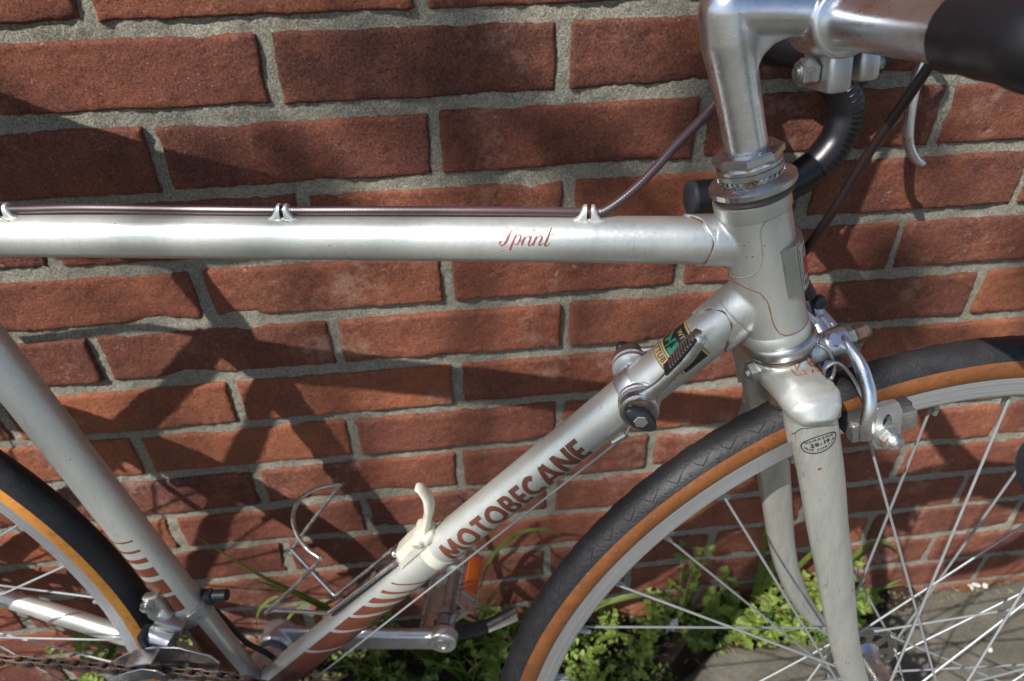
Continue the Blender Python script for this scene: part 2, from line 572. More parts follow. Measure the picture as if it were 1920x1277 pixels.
M = dict(
    brick=brick_material(), mortar=mortar_material(),
    paint=paint_material(), fork=paint_material('worn fork paint', 2.2, (.55, .56, .515)),
    alloy=metal_material('polished aluminium', (.74, .76, .80), .27, bumpd=.00006),
    alloy_dull=metal_material('dull aluminium', (.66, .68, .70), .40),
    rim=rim_material(),
    chrome=metal_material('pitted chrome', (.56, .56, .555), .27, rust=.12, bumpd=.00009),
    chrome_rust=metal_material('rusting chrome', (.58, .58, .57), .26, rust=.42),
    zinc=metal_material('zinc plated steel', (.46, .48, .46), .42, rust=.25),
    steel=plain('weathered spoke steel', (.30, .315, .325), .52, .6, bump=.00003),
    rusty=metal_material('rusty steel', (.20, .18, .165), .5, rust=.5),
    shaded_steel=metal_material('shaded steel strip', (.12, .12, .12), .45, rust=.1),  # darkened colour carries the shade on the toe clip
    chain=metal_material('dirty chain steel', (.17, .13, .11), .42, rust=.4),
    tread=tread_material('black tyre rubber', (.013, .013, .015)),
    tread_rear=tread_material('clean black tyre rubber', (.010, .011, .014)),
    gum=gum_material('brown gum sidewall', (.20, .070, .018), (.10, .034, .010)),
    gum_rear=gum_material('amber gum sidewall', (.52, .22, .035), (.42, .16, .025)),
    groove=plain('tread groove rubber', (.010, .010, .012), .75),
    black=plain('black plastic', (.016, .018, .024), .38, bump=.0001),
    leather=plain('black leather wrap', (.0045, .0045, .006), .33, nscale=90, var=.1, bump=.00012),
    rubber=plain('brake block rubber', (.020, .020, .022), .7),
    brown=plain('brown decal ink', (.095, .028, .014), .45, coat=.2, nscale=40, bump=.00003),
    stripe=plain('red brown stripe ink', (.115, .030, .015), .42, coat=.2, nscale=40, bump=.00003),
    script=plain('brown script ink', (.20, .045, .035), .5, bump=.00002),
    housing=plain('maroon cable housing', (.050, .028, .034), .30, bump=.00005),
    housing_dark=plain('dark brown cable housing', (.014, .006, .006), .35, bump=.00005),
    black_cable=plain('black cable housing', (.012, .012, .014), .4),
    nylon=nylon_material(),
    amber=plain('amber reflector', (.62, .12, .012), .18, nscale=260, bump=.0008),
    gold=plain('gold foil print', (.50, .38, .18), .4, .3, bump=.00002),
    inkblack=plain('black print', (.014, .014, .016), .4, bump=.00002),
    green=plain('green print', (.03, .40, .22), .4, bump=.00002),
    white=plain('white print', (.42, .39, .32), .5, bump=.00002),
    red=plain('red print', (.45, .02, .02), .45, bump=.00002),
    seam=plain('rust seam', (.12, .055, .028), .85, nscale=200, var=1.2),
    seam_pale=plain('grimy seam', (.20, .19, .15), .7, nscale=200, var=.8),
    soil=None,
)


def soil_material():
    t = NT('dark crumbly soil')
    geo = t.n.new('ShaderNodeNewGeometry').outputs['Position']
    c = t.ramp(t.noise(60, 8, .75, geo), [(.3, (.030, .022, .016)), (.6, (.062, .046, .033)), (.8, (.12, .095, .07))])
    s = t.ramp(t.vor(230, geo), [(.05, 1), (.13, 0)])
    c = t.mix(t.math('MULTIPLY', s, .4), c, (.26, .23, .19))
    t.set(col=c, rough=1.0, spec=.1); t.bump(t.noise(110, 8, .75, geo), .008); t.bump(t.noise(700, 4, .75, geo), .002)
    return t.m


def concrete_material():
    t = NT('old concrete slab')
    geo = t.n.new('ShaderNodeNewGeometry').outputs['Position']
    c = t.ramp(t.noise(11, 8, .7, geo), [(.3, (.095, .088, .070)), (.7, (.20, .185, .150))])
    c = t.mix(t.ramp(t.noise(700, 3, .75, geo), [(.4, 0), (.7, .7)]), c, (.10, .09, .075))
    s = t.ramp(t.vor(260, geo), [(.05, 1), (.12, 0)])
    c = t.mix(t.math('MULTIPLY', s, .5), c, (.42, .39, .33))
    c = t.mix(t.ramp(t.noise(7, 7, .75, geo), [(.48, 0), (.68, .75)]), c, (.055, .055, .042))
    t.set(col=c, rough=.95, spec=.15); t.bump(t.noise(120, 7, .7, geo), .004); t.bump(t.noise(900, 3, .7, geo), .0012)
    return t.m


M['soil'] = soil_material(); M['concrete'] = concrete_material()

# ------------------------------------------------------------------ ground
def nz(x, y, z, s): return noise.noise(V((x * s, y * s, z * s)))


def ground():
    mb = MB()
    # pavement: far sheet plus a near strip with an uneven broken edge, 60 mm thick at the edge
    xs = list(np.arange(-1.7, 1.72, .008))
    def edge(x):
        tab = [(-9, -.062), (-.35, -.064), (-.22, -.122), (.12, -.116), (.22, -.064), (.44, -.062), (.50, -.008), (9, -.008)]
        base = [a[1] + (b[1] - a[1]) * (x - a[0]) / (b[0] - a[0]) for a, b in zip(tab[:-1], tab[1:]) if a[0] <= x < b[0]][0]
        return base + .009 * nz(x, 1, 0, 14) + .005 * nz(x, 4, 0, 60)
    n = len(xs); vs = []
    rows = 9
    for i, x in enumerate(xs):
        e = edge(x)
        vs.append((x, e + .001, -.06))
        vs.append((x, e, -.004))
        for k in range(rows):
            f = k / (rows - 1)
            y = e - .004 - f * f * .6
            vs.append((x, y, .0012 * nz(x, y, 3, 25) if k > 0 else -.001))
    st = rows + 2; fs = []
    for i in range(n - 1):
        for k in range(st - 1):
            fs.append((i * st + k, i * st + k + 1, (i + 1) * st + k + 1, (i + 1) * st + k))
    mb.add([(a * 1000, b * 1000, c * 1000) for a, b, c in vs], fs)
    p = mb.build('pavement', M['concrete'])
    tag(p, kind='structure')
    g = MB()
    g.add([(-60000, -60000, -14), (60000, -60000, -14), (60000, 300, -14), (-60000, 300, -14)], [(0, 1, 2, 3)])
    tag(g.build('ground', M['concrete'], smooth=False), kind='structure')
    s = MB(); vs = []
    X = np.arange(-1.7, .56, .006); Y = np.arange(-.145, .006, .006)
    for x in X:
        for y in Y:
            z = -.010 + .008 * nz(x, y, 0, 18) + .005 * nz(x, y, 5, 55) + .003 * nz(x, y, 9, 150) + max(0, (y + .03) / .03) * .006 + .004
            vs.append((x * 1000, y * 1000, z * 1000))
    ny = len(Y)
    s.add(vs, [(i * ny + j, i * ny + j + 1, (i + 1) * ny + j + 1, (i + 1) * ny + j) for i in range(len(X) - 1) for j in range(ny - 1)])
    tag(s.build('soil', M['soil']), kind='structure')


ground()

# ------------------------------------------------------------------ brick wall
PITCH = .063874; BH = .0521; TOP0 = .8856
JX = {0: {-.3412: 1}, 1: {-.2256: 1, -.0038: 1}, 2: {-.3261: 1, -.1075: 1, .1149: 1, .3295: 1}, 3: {-.4376: 1, .0041: 1, .2237: 1, .4344: 1},
      4: {-.3265: 1, -.107: 1, .1151: 1, .3301: 1}, 5: {-.4376: 1, -.2188: 1, .0052: 1, .4372: 1}, 6: {-.3277: 1, -.1052: 1}, 7: {-.4397: 1, -.2204: 1, .0032: 1},
      8: {-.3334: 1, -.1101: 1, .112: 1}, 9: {-.4431: 1, -.2245: 1, -.0035: 1}, 10: {-.3295: 1}, 11: {-.0071: 1}, 12: {.1066: 1}}


def make_brick(x0, x1, z0, z1, seed, parent):
    """worn brick: uneven outline, eased arrises, slightly dished face; 100 mm deep"""
    r = random.Random(seed)
    fine = x1 > -.82 and x0 < .97 and z0 < .95
    nx, nzv = (74, 20) if fine else (20, 8)
    prx = r.uniform(-.0020, .0001); tilt = r.uniform(-.008, .008); tz = r.uniform(-.012, .012)
    chips = [(r.choice((0, 1)), r.random(), r.uniform(.002, .005), r.uniform(.02, .05)) for _ in range(r.randint(0, 3))]
    us = [0, .006, .014] + [(.014 + .972 * i / (nx - 5)) for i in range(1, nx - 5)] + [.986, .994, 1]
    ws = [0, .022, .055] + [.055 + .89 * i / (nzv - 4) for i in range(1, nzv - 4)] + [.945, .978, 1]
    vs = []; W = x1 - x0; H = z1 - z0
    for iu, u in enumerate(us):
        for iw, w in enumerate(ws):
            x = x0 + W * u; z = z0 + H * w
            ex = min(u, 1 - u) * W; ez = min(w, 1 - w) * H; e = min(ex, ez)
            # outline wander
            z += (.0010 * nz(x, seed, w > .5, 22) + .0011 * nz(x, seed + 3, w > .5, 85) + .0009 * nz(x, seed + 5, w > .5, 260)) * (abs(w - .5) * 2) ** 3
            x += (.0016 * nz(seed, z, u > .5, 40) + .0009 * nz(seed + 2, z, u > .5, 140) + .0006 * nz(seed + 4, z, u > .5, 330)) * (abs(u - .5) * 2) ** 8
            if (iu in (0, len(us) - 1)) and (iw in (0, len(ws) - 1)):
                x += (W * .5 + x0 - x) * .008; z += (H * .5 + z0 - z) * .03
            er = .0030 + .0012 * nz(x, z, seed, 60)
            d = 0.0030 * (1 - min(1, e / er)) ** 2
            y = prx + d + tilt * (u - .5) * W + tz * (w - .5) * H + .0012 * nz(x, seed, z, 30) + .0007 * nz(x, seed, z, 110) + (.0005 * nz(x, seed, z, 330) if fine else 0)
            pit = nz(x, seed + 9, z, 150); y += .0022 * max(0, pit - .42) * 2
            for side, cu, dep, wid in chips:
                if (w > .5) == bool(side):
                    q = max(0, 1 - abs(u - cu) * W / wid); y += dep * q * max(0, 1 - ez / .009)
            vs.append((x * 1000, y * 1000, z * 1000))
    nw = len(ws); nu = len(us)
    fs = [(i * nw + j, i * nw + j + 1, (i + 1) * nw + j + 1, (i + 1) * nw + j) for i in range(nu - 1) for j in range(nw - 1)]
    # rim round the front, then back
    loop = [i * nw for i in range(nu)] + [(nu - 1) * nw + j for j in range(1, nw)] + [i * nw + nw - 1 for i in range(nu - 2, -1, -1)] + [j for j in range(nw - 2, 0, -1)]
    b0 = len(vs)
    for k in loop: vs.append((vs[k][0], 96.0, vs[k][2]))
    n = len(loop)
    for k in range(n): fs.append((loop[k], loop[(k + 1) % n], b0 + (k + 1) % n, b0 + k))
    fs.append(tuple(b0 + k for k in range(n)))
    mb = MB(); mb.add(vs, fs)
    return mb.build('brick', M['brick'], parent, sharp=70)


def wall():
    root = empty('brick_wall')
    tag(root, 'red brick wall with wide grey sandy mortar joints behind the leaning bicycle', 'wall')
    X0, X1 = -1.42, 1.66
    for c in range(-8, 15):
        r = random.Random(c * 31 + 5)
        z1 = TOP0 - c * PITCH; z0 = z1 - BH
        if c % 2: base = -.0036
        else: base = -.1075
        js = []
        k = -9
        while base + k * .22 < X1 + .2:
            x = base + k * .22
            known = [q for q in JX.get(c, {}) if abs(q - x) < .04]
            x = known[0] if known else x + r.uniform(-.004, .004)
            if X0 < x < X1: js.append((x, r.uniform(.0042, .0060)))
            k += 1
        js = [(X0, 0)] + js + [(X1, 0)]
        for (a, ha), (b, hb) in zip(js[:-1], js[1:]):
            if b - a < .06: continue
            make_brick(a + ha, b - hb, z0 + r.uniform(-.0012, .0010), z1 + r.uniform(-.0012, .0012), c * 100 + int(a * 50) + 900, root)
    # mortar bed: one rough sheet just behind the faces, with body
    mb = MB(); vs = []
    XS = np.concatenate([np.arange(X0 + .002, -.8, .02), np.arange(-.8, .95, .0036), np.arange(.95, X1 - .002, .02)])
    ZS = np.concatenate([np.arange(-.06, .92, .0036), np.arange(.92, TOP0 + 8 * PITCH - .004, .02)])
    for x in XS:
        for z in ZS:
            y = .0026 + .0020 * nz(x, z, 0, 22) + .0012 * nz(x, z, 4, 75) + .0010 * nz(x, z, 8, 190) + .0006 * nz(x, z, 12, 420)
            vs.append((x * 1000, y * 1000, z * 1000))
    nzv = len(ZS); nxv = len(XS)
    fs = [(i * nzv + j, i * nzv + j + 1, (i + 1) * nzv + j + 1, (i + 1) * nzv + j) for i in range(nxv - 1) for j in range(nzv - 1)]
    loop = [i * nzv for i in range(nxv)] + [(nxv - 1) * nzv + j for j in range(1, nzv)] + [i * nzv + nzv - 1 for i in range(nxv - 2, -1, -1)] + [j for j in range(nzv - 2, 0, -1)]
    b0 = len(vs)
    for k in loop: vs.append((vs[k][0], 94.0, vs[k][2]))
    n = len(loop)
    for k in range(n): fs.append((loop[k], loop[(k + 1) % n], b0 + (k + 1) % n, b0 + k))
    fs.append(tuple(b0 + k for k in range(n)))
    mb.add(vs, fs)
    mb.build('mortar', M['mortar'], root, sharp=80)


wall()

# ------------------------------------------------------------------ bicycle: two coordinate frames (mm)
# frame plane: x forward, y towards the wall, z up the frame; ground contact of the rear wheel near z = 0
def basis(o, u, n_, w):
    mm = Matrix((V(u), -V(n_), V(w))).transposed().to_4x4(); mm.translation = o; return mm


MF = basis((.0758716, -.2942759, -.0016018), (.9812135, -.1929249, 0), (-.1921036, -.9770365, .0921731), (.0177825, .0904414, .9957430))
MK = basis((.2408146, -.2861307, .3355463), (.9997050, .0242882, 0), (.0239732, -.9867405, .1605253), (-.0038989, .1604780, .9870317))
bike = empty('bicycle'); bike.matrix_world = MF
tag(bike, 'silver racing bicycle with brown lettering leaning against the brick wall', 'bicycle')
KM = MF.inverted() @ MK                    # steering parts turn with the fork


def part(mb, name, mats, parent=None, label=None, steer=False, **k):
    o = mb.build(name, mats, parent or bike, mat=KM if steer else None, **k)
    if label: o['label'] = label
    return o


BB = V((-411, 0, 270)); SEATTOP = V((-546, 0, 749)); RH = V((-817.7, 0, 340))
HB = V((4.8, 0, 683.9)); HT = V((-25.5, 0, 775.2))
DA, DB = V((-8, 0, 728)), V((-411, 0, 270))
TA, TB = V((-546, 0, 744.4)), V((-17, 0, 755.4))
cT = Cyl(TA, TB, 13.5); cD = Cyl(DA, DB, 14.8); cS = Cyl(BB, SEATTOP, 14.6); cH = Cyl(HB, HT, 19.6)


def tubemesh(cy, t0, t1, n=48, k=24):
    mb = MB()
    mb.tube([cy.A + cy.d * (t0 + (t1 - t0) * i / k) for i in range(k + 1)], cy.rad(0), n)
    return mb


top_tube = part(tubemesh(cT, 6, 515), 'top_tube', M['paint'])
down_tube = part(tubemesh(cD, 14, 596), 'down_tube', M['paint'])
seat_tube = part(tubemesh(cS, 10, 492), 'seat_tube', M['paint'])


def interp(tab, x):
    tab = sorted(tab)
    if x <= tab[0][0]: return tab[0][1]
    for (a, b), (c, d) in zip(tab[:-1], tab[1:]):
        if x <= c:
            f = (x - a) / (c - a); f = f * f * (3 - 2 * f); return b + (d - b) * f
    return tab[-1][1]


def sleeve(cy, r, t0, endf, name, label=None):
    """lug shell: from t0 to a scalloped end, lip rolled down onto the tube"""
    mb = MB(); n = 72; k = 10; vs = []
    for j in range(n):
        a = 360 * j / n - 180
        e = endf(a); s_ = 1 if e > t0 else -1
        for i in range(k + 1):
            vs.append(cy.p(t0 + (e - s_ * .4 - t0) * i / k, a, r - cy.rad(0)))
        vs.append(cy.p(e, a, r - cy.rad(0) - .35)); vs.append(cy.p(e, a, -.3))
    st = k + 3
    fs = [(j * st + i, j * st + i + 1, ((j + 1) % n) * st + i + 1, ((j + 1) % n) * st + i) for j in range(n) for i in range(st - 1)]
    mb.add(vs, fs)
    return part(mb, name, M['paint'], label=label, sharp=60)


def seam(cy, tab, h, r, name, parent, mat, rad=.45, per=6):
    """thin line of rust or grime following a lug edge: tab of (t, angle)"""
    P = spline([(t, a, 0) for t, a in tab], per)
    mb = MB(); rs = [rad * (.7 + .6 * abs(nz(q.x, q.y, 0, .11))) for q in P]
    mb.tube([cy.p(q.x, q.y, h) for q in P], rs, 6)
    return part(mb, name, mat, parent)


# head lugs: fused junction of the three tubes
def head_prims():
    def a(mb): mb.tube([cH.p(t, 0, -19.6) for t in (13, 40, 70, 103)], 19.7, 64)
    def b(mb): mb.tube([cT.A + cT.d * t for t in (524, 500)], 14.9, 48)
    def c(mb): mb.tube([cD.A + cD.d * t for t in (0, 12, 26)], 16.7, 48)
    def d(mb): mb.ball(V((-31, 0, 737)), 10, 20)
    return [a, b, c]


head = blend(head_prims(), .8, 14, 'head_tube', M['paint'], bike)
# ring ends of the head tube, true and crisp
def headtube_sleeves():
    up = [(-180, 60), (-95, 60), (-80, 60.3), (-50, 61.8), (-29, 64.1), (-16, 67.5), (-7, 75), (-5, 84), (-3, 91), (7, 96.1 - .3), (27, 93), (54, 92.5), (90, 92), (180, 60)]
    lugu = lambda a: interp([(-180, 60)] + [(x, min(y, 92.8)) for x, y in up[1:-1]] + [(100, 92), (150, 84), (170, 66), (180, 60)], a)
    low = lambda a: interp([(-180, 59), (-82, 58.9), (-54, 57.2), (-23, 53.2), (-10, 44.4), (-7, 33), (-3, 25.7), (10, 21.5), (30, 20.5), (90, 20), (150, 22), (165, 32), (180, 59)], a)
    return lugu, low


lugu, low = headtube_sleeves()
def shell_band(f0, f1, r, name):
    mb = MB(); n = 96; k = 12; vs = []
    for j in range(n):
        a = 360 * j / n - 180
        e0, e1 = f0(a), f1(a)
        vs.append(cH.p(e0, a, r - 18 - .7))
        for i in range(k + 1): vs.append(cH.p(e0 + (e1 - e0) * i / k, a, r - 18))
        vs.append(cH.p(e1, a, r - 18 - .7))
    st = k + 3
    mb.add(vs, [(j * st + i, j * st + i + 1, ((j + 1) % n) * st + i + 1, ((j + 1) % n) * st + i) for j in range(n) for i in range(st - 1)])
    return part(mb, name, M['paint'], head, sharp=60)


lower_ring = MB(); lower_ring.lathe(HB, (HT - HB), [(12.2, 16), (12.3, 20.6), (12.9, 20.9), (17, 20.7), (19.5, 20.0), (21, 19.2)], 72)
part(lower_ring, 'lug_collar', M['paint'], head)
upper_ring = MB(); upper_ring.lathe(HB, (HT - HB), [(90, 18.5), (94.5, 19.5), (95.3, 20.4), (96, 20.6), (103.6, 20.7), (104, 20.2), (104.1, 15)], 72)
part(upper_ring, 'lug_collar', M['paint'], head)
topf = lambda a: interp([(-180, 485), (-90, 492), (-53, 496.9), (-28, 498.2), (12, 499.8), (67, 494), (111, 484.9), (150, 484), (180, 485)], a)
sleeve(cT, 14.7, 505, topf, 'top_lug')
dnf = lambda a: interp([(-180, 46), (-90, 45), (-41, 43.3), (-18, 37.7), (15, 28.2), (43, 27), (71, 32.3), (91, 40.9), (120, 46), (180, 46)], a)
sleeve(cD, 16.3, 20, lambda a: dnf(a) + 0, 'down_lug')
seam(cT, [(484.6, 118), (489, 90), (494, 67), (498.6, 40), (499.4, 12), (497.9, -28), (496.4, -53)], .35, 0, 'rust_line', top_tube, M['seam'], .5)
seam(cD, [(45, -60), (43.6, -41), (38.3, -18), (31.5, 0), (28.6, 15), (27.3, 30), (27.4, 43), (29.5, 58), (33, 73), (41, 93)], .5, 0, 'rust_line', down_tube, M['seam'], .5)
hs = [(94.6, 60), (95.2, 40), (95.6, 27), (95.0, 10), (93.2, 2), (90.2, -3), (83.4, -5), (76, -6), (71, -10), (67.5, -16), (64.1, -29), (61.8, -50), (60.3, -80)]  # head lines below also paint the shadow of the lug steps
seam(cH, hs, .15, 0, 'lug_edge', head, M['seam_pale'], .42)
seam(cH, [(59.5, -88), (58.2, -70), (57.2, -54), (53.2, -23), (48.5, -14), (44.4, -10), (33.0, -8), (28, -5), (24, 0), (21.5, 10), (20.6, 25), (20.3, 45), (20.7, 70), (22, 100)], .15, 0, 'lug_edge', head, M['seam'], .42)

# bottom bracket, stays, seat cluster
mb = MB(); mb.tube([BB + V((0, y, 0)) for y in (-34, -33, 33, 34)], [18.6, 20, 20, 18.6], 40)
bbo = part(mb, 'bottom_bracket', M['paint'])
for s_ in (1, -1):
    mb = MB(); mb.tube([BB + V((0, s_ * y, 0)) for y in (33, 37, 38, 41)], [18, 18, 15.5, 14.5], 32); part(mb, 'bearing_cup', M['alloy_dull'], bbo)
mb = MB(); mb.tube([cD.A + cD.d * t for t in (575, 588, 589, 604)], [15.2, 15.4, 15.4, 15.4], 40); part(mb, 'lug_socket', M['paint'], bbo)
mb = MB(); mb.tube([cS.A + cS.d * t for t in (10, 27, 28)], [15.4, 15.4, 15], 40); part(mb, 'lug_socket', M['paint'], bbo)
seam(cD, [(575, a) for a in range(-100, 140, 20)], .6, 0, 'rust_line', bbo, M['seam'], .5, 3)
for s_ in (1, -1):
    mb = MB()
    mb.tube(spline([BB + V((-6, s_ * 17, -2)), V((-480, s_ * 25, 280)), V((-640, s_ * 46, 308)), V((-745, s_ * 56, 329)), V((-800, s_ * 60, 338))], 8),
            [11] * 9 + [10.5] * 8 + [9.5] * 8 + [8] * 7 + [6.5], 24, sq=(1.0, .86))
    o = part(mb, 'chainstay', M['paint'])
    mb = MB()
    mb.tube([SEATTOP + V((-2, s_ * 17, 4)), V((-600, s_ * 26, 669)), V((-700, s_ * 43, 517)), V((-805, s_ * 59, 360))], [7.2, 8, 8, 6], 20)
    part(mb, 'seat_stay', M['paint'])
    mb = MB(); mb.prism([(-28, -8), (10, -10), (26, -2), (24, 10), (-4, 18), (-20, 30), (-26, 14)], RH + V((0, s_ * 60 - 2.5, 0)), (1, 0, 0), (0, 0, 1), (0, 1, 0), 5, .5)
    part(mb, 'dropout', M['chrome'])
for a_, b_, r_ in ((V((-465, -22, 282)), V((-465, 22, 282)), 6.5), (V((-652, -38, 590)), V((-652, 38, 590)), 6)):
    mb = MB(); mb.tube([a_, b_], r_, 16); part(mb, 'stay_bridge', M['paint'])
mb = MB(); mb.tube([cS.A + cS.d * t for t in (462, 464, 508, 510)], [15, 16.2, 16.2, 15.4], 40); mb.tube([cT.A + cT.d * t for t in (8, 40, 41)], [14.1, 14.1, 13.4], 40)
mb.tube([SEATTOP + V((-20, y, -2)) for y in (-14, 14)], 5.5, 14); mb.tube([SEATTOP + V((-20, y, -2)) for y in (-20, -14)], 4, 6); mb.tube([SEATTOP + V((-20, y, -2)) for y in (14, 20)], 4, 6)
part(mb, 'seat_lug', M['paint'])

# ---- printed marks
def word_on(cy, name, t0, dirn, a0, hgt, mm_len, letters, mat, parent, h=.10):
    """MOTOBECANE drawn as heavy strokes; x runs along the tube, y round it"""
    mb = MB()
    total = sum(w for _, w, _ in letters) + .10 * (len(letters) - 1)
    sx = mm_len / total
    x0 = 0; q = 0
    r = cy.rad(0)
    for ch, w, strokes in letters:
        for pts, th, closed in strokes:
            q += 1
            fn = lambda x, y, hh: cy.p(t0 + dirn * x, a0 + math.degrees(y / r), hh)
            ribbon(mb, fn, [((x0 + px * w) * sx, py * hgt) for px, py in pts], th * hgt, h + .012 * q, 4, closed)
        x0 += w + .10
    return part(mb, name, mat, parent, smooth=True)


def arc(cx, cy_, rx, ry, a0, a1, n=20):
    return [(cx + rx * math.cos(math.radians(a0 + (a1 - a0) * i / n)), cy_ + ry * math.sin(math.radians(a0 + (a1 - a0) * i / n))) for i in range(n + 1)]


TH = .215
LET = dict(
    M=(1.10, [([(.09, 0), (.22, .98)], TH, 0), ([(.20, .98), (.50, .20)], TH, 0), ([(.50, .20), (.80, .98)], TH, 0), ([(.78, .98), (.91, 0)], TH, 0)]),
    O=(1.02, [(arc(.5, .5, .385, .40, 0, 360, 36), TH, 1)]),
    T=(.70, [([(.5, 0), (.5, .9)], TH, 0), ([(0, .9), (1, .9)], .2, 0)]),
    B=(.66, [([(.16, 0), (.16, 1)], TH, 0), ([(.2, .9), (.45, .9)] + arc(.45, .71, .30, .19, 90, -90, 10) + [(.2, .52)], .19, 0), ([(.2, .52), (.5, .52)] + arc(.5, .305, .36, .21, 90, -90, 10) + [(.2, .095)], .19, 0)]),
    E=(.54, [([(.2, 0), (.2, 1)], TH, 0), ([(.2, .905), (1, .905)], .19, 0), ([(.2, .5), (.92, .5)], .18, 0), ([(.2, .095), (1, .095)], .19, 0)]),
    C=(.80, [(arc(.56, .5, .45, .40, 50, 310, 26), TH, 0)]),
    A=(.94, [([(.08, 0), (.46, .98)], TH, 0), ([(.92, 0), (.54, .98)], TH, 0), ([(.26, .27), (.74, .27)], .17, 0)]),
    N=(.84, [([(.12, 0), (.12, 1)], TH, 0), ([(.88, 0), (.88, 1)], TH, 0), ([(.14, .93), (.86, .07)], TH, 0)]),
)
word = [(c, LET[c][0], LET[c][1]) for c in 'MOTOBECANE']
word_on(cD, 'lettering', 307, -1, -38, 18.4, 151, word, M['brown'], down_tube)

# script "Sprint" on the top tube, swelling pen strokes; x 0..34 mm, y 0..12
def pen(mb, pts, ws, q):
    P = spline([(p[0], p[1], 0) for p in pts], 7)
    W = [interp([(i / (len(ws) - 1), w) for i, w in enumerate(ws)], k / (len(P) - 1)) for k in range(len(P))]
    fn = lambda x, y, hh: cT.p(381.0 + x, 6 + math.degrees(y / 13.0), hh)
    ribbon(mb, fn, [(p.x, p.y) for p in P], W, .08 + .01 * q, 2)


mb = MB()
pen(mb, [(9.5, 10.6), (10.6, 9.6), (9.6, 8.2), (7.6, 8.6), (5.6, 5.2), (4.0, 2.0), (2.0, .2), (.6, .9), (.5, 2.0), (1.6, 2.2)], [.2, .3, .3, .5, 1.5, 1.4, .6, .5, .9, .8], 1)
pen(mb, [(7.0, 9.6), (3.8, 9.8), (2.6, 7.8), (3.6, 6.0), (5.4, 5.4)], [.2, .3, .35, .3, .3], 2)
pen(mb, [(10.8, 8.4), (9.2, 4.8), (7.6, 1.0), (6.2, -2.6)], [.3, 1.0, 1.1, 1.1], 3)
pen(mb, [(8.6, 3.0), (10.6, 5.6), (12.4, 5.6), (12.0, 3.4), (10.6, 1.0), (9.4, .8), (8.8, 1.8)], [.3, .5, 1.0, 1.1, .7, .4, .3], 4)
pen(mb, [(12.2, 1.6), (13.6, 3.6), (15.0, 5.6)], [.25, .3, .3], 5)
pen(mb, [(15.0, 5.8), (14.0, 3.0), (12.9, .3)], [.6, 1.1, 1.0], 6)
pen(mb, [(14.0, 2.6), (15.6, 4.8), (17.0, 5.6), (17.6, 4.6)], [.3, .35, .6, 1.0], 7)
pen(mb, [(18.6, 5.8), (17.5, 3.0), (16.8, .8), (17.9, .4), (19.6, 2.4)], [.7, 1.1, 1.0, .4, .25], 8)
pen(mb, [(19.3, 8.6), (19.7, 8.7), (19.8, 8.2)], [.8, 1.0, .8], 9)
pen(mb, [(21.4, 5.8), (20.3, 3.0), (19.3, .3)], [.6, 1.1, 1.0], 10)
pen(mb, [(20.2, 2.4), (22.2, 5.0), (24.0, 5.6), (24.2, 4.2), (22.9, 1.4), (23.4, .4), (25.2, 1.8)], [.3, .35, .7, 1.1, 1.1, .5, .25], 11)
pen(mb, [(29.6, 10.2), (28.4, 7.0), (27.0, 3.2), (26.0, .8), (27.2, .3), (29.2, 2.0)], [.4, 1.0, 1.2, 1.1, .45, .25], 12)
pen(mb, [(27.6, 6.0), (29.2, 6.1), (30.6, 6.6)], [.3, .5, .3], 13)
part(mb, 'script_lettering', M['script'], top_tube)

# brown stripes, growing towards the bottom bracket
def lin(a, b, f): return a + (b - a) * f
mb = MB()
for (t0, t1, aT, r0, r1, sw) in ((364.7, 366.9, 37, 341, 343.5, 0), (377.5, 381.9, 36, 356, 359, 0), (391, 399.6, 36, 366, 373, 0), (405.6, 422.6, 36, 381, 391, 0), (427.4, 451, 37, 398, 424, 0), (456.5, 493.2, 38, 428, 462, 0), (498, 572, 38, 467, 573, 0)):
    patch(mb, cD, lambda u, v: lin(lin(t0, t1, u), lin(r0, r1, u), math.sin(v * math.pi / 2) ** 1.2), lambda u, v: lin(aT, -62, v))
part(mb, 'stripe_decal', M['stripe'], down_tube)
mb = MB()
for (l0, l1, rr0, rr1) in ((230.4, 229.3, 225.9, 224.2), (219.5, 217.1, 215.2, 212.7), (209.5, 205.8, 205.7, 200.6), (198.3, 189.8, 194.4, 184.2), (183, 168.2, 179.3, 163.4), (164.5, 143, 159.5, 141.5), (127.5, 40, 127.5, 46)):
    last = l0 == 127.5
    patch(mb, cS, lambda u, v: lin(lin(rr0, rr1, u), lin(l0, l1, u), v), lambda u, v: lin(38 if not last else 39 + 8 * u, -52, v))
part(mb, 'stripe_decal', M['stripe'], seat_tube)

# tubing transfer on the down tube: gold bands, black field, green striped monogram
def band(mat, t0, t1, a0, a1, h, name='transfer'):
    m_ = MB(); patch(m_, cD, lambda u, v: lin(t0, t1, u), lambda u, v: lin(a0, a1, v), h); return part(m_, name, M[mat], down_tube)


band('gold', 49.6, 52.2, 150, -14, .10, 'gold_band'); band('inkblack', 52.2, 69.6, 150, -14, .10, 'black_field'); band('gold', 69.6, 78.4, 150, -14, .10, 'gold_band')
mb = MB()
for t in (50.3, 71.0, 77.2): patch(mb, cD, lambda u, v: lin(t, t + .45, u), lambda u, v: lin(150, -14, v), .16)
part(mb, 'black_line', M['inkblack'], down_tube)


def cyl_text(cy, text, t_base, a_start, size, mat, parent, name, bold=.02, squeeze=1.0, h=.2):
    """letters run down round the tube, their tops towards the head"""
    m_ = MB(); a = a_start; r = cy.rad(0)
    for ch in text:
        if ch == ' ': a -= math.degrees(size * .35 / r); continue
        vs, fs, w = glyph(ch, bold)
        m_.add([cy.p(t_base - y * size, a - math.degrees(x * size * squeeze / r), h) for x, y in vs], fs)
        a -= math.degrees((w + .09) * size * squeeze / r)
    return part(m_, name, mat, parent, smooth=False)


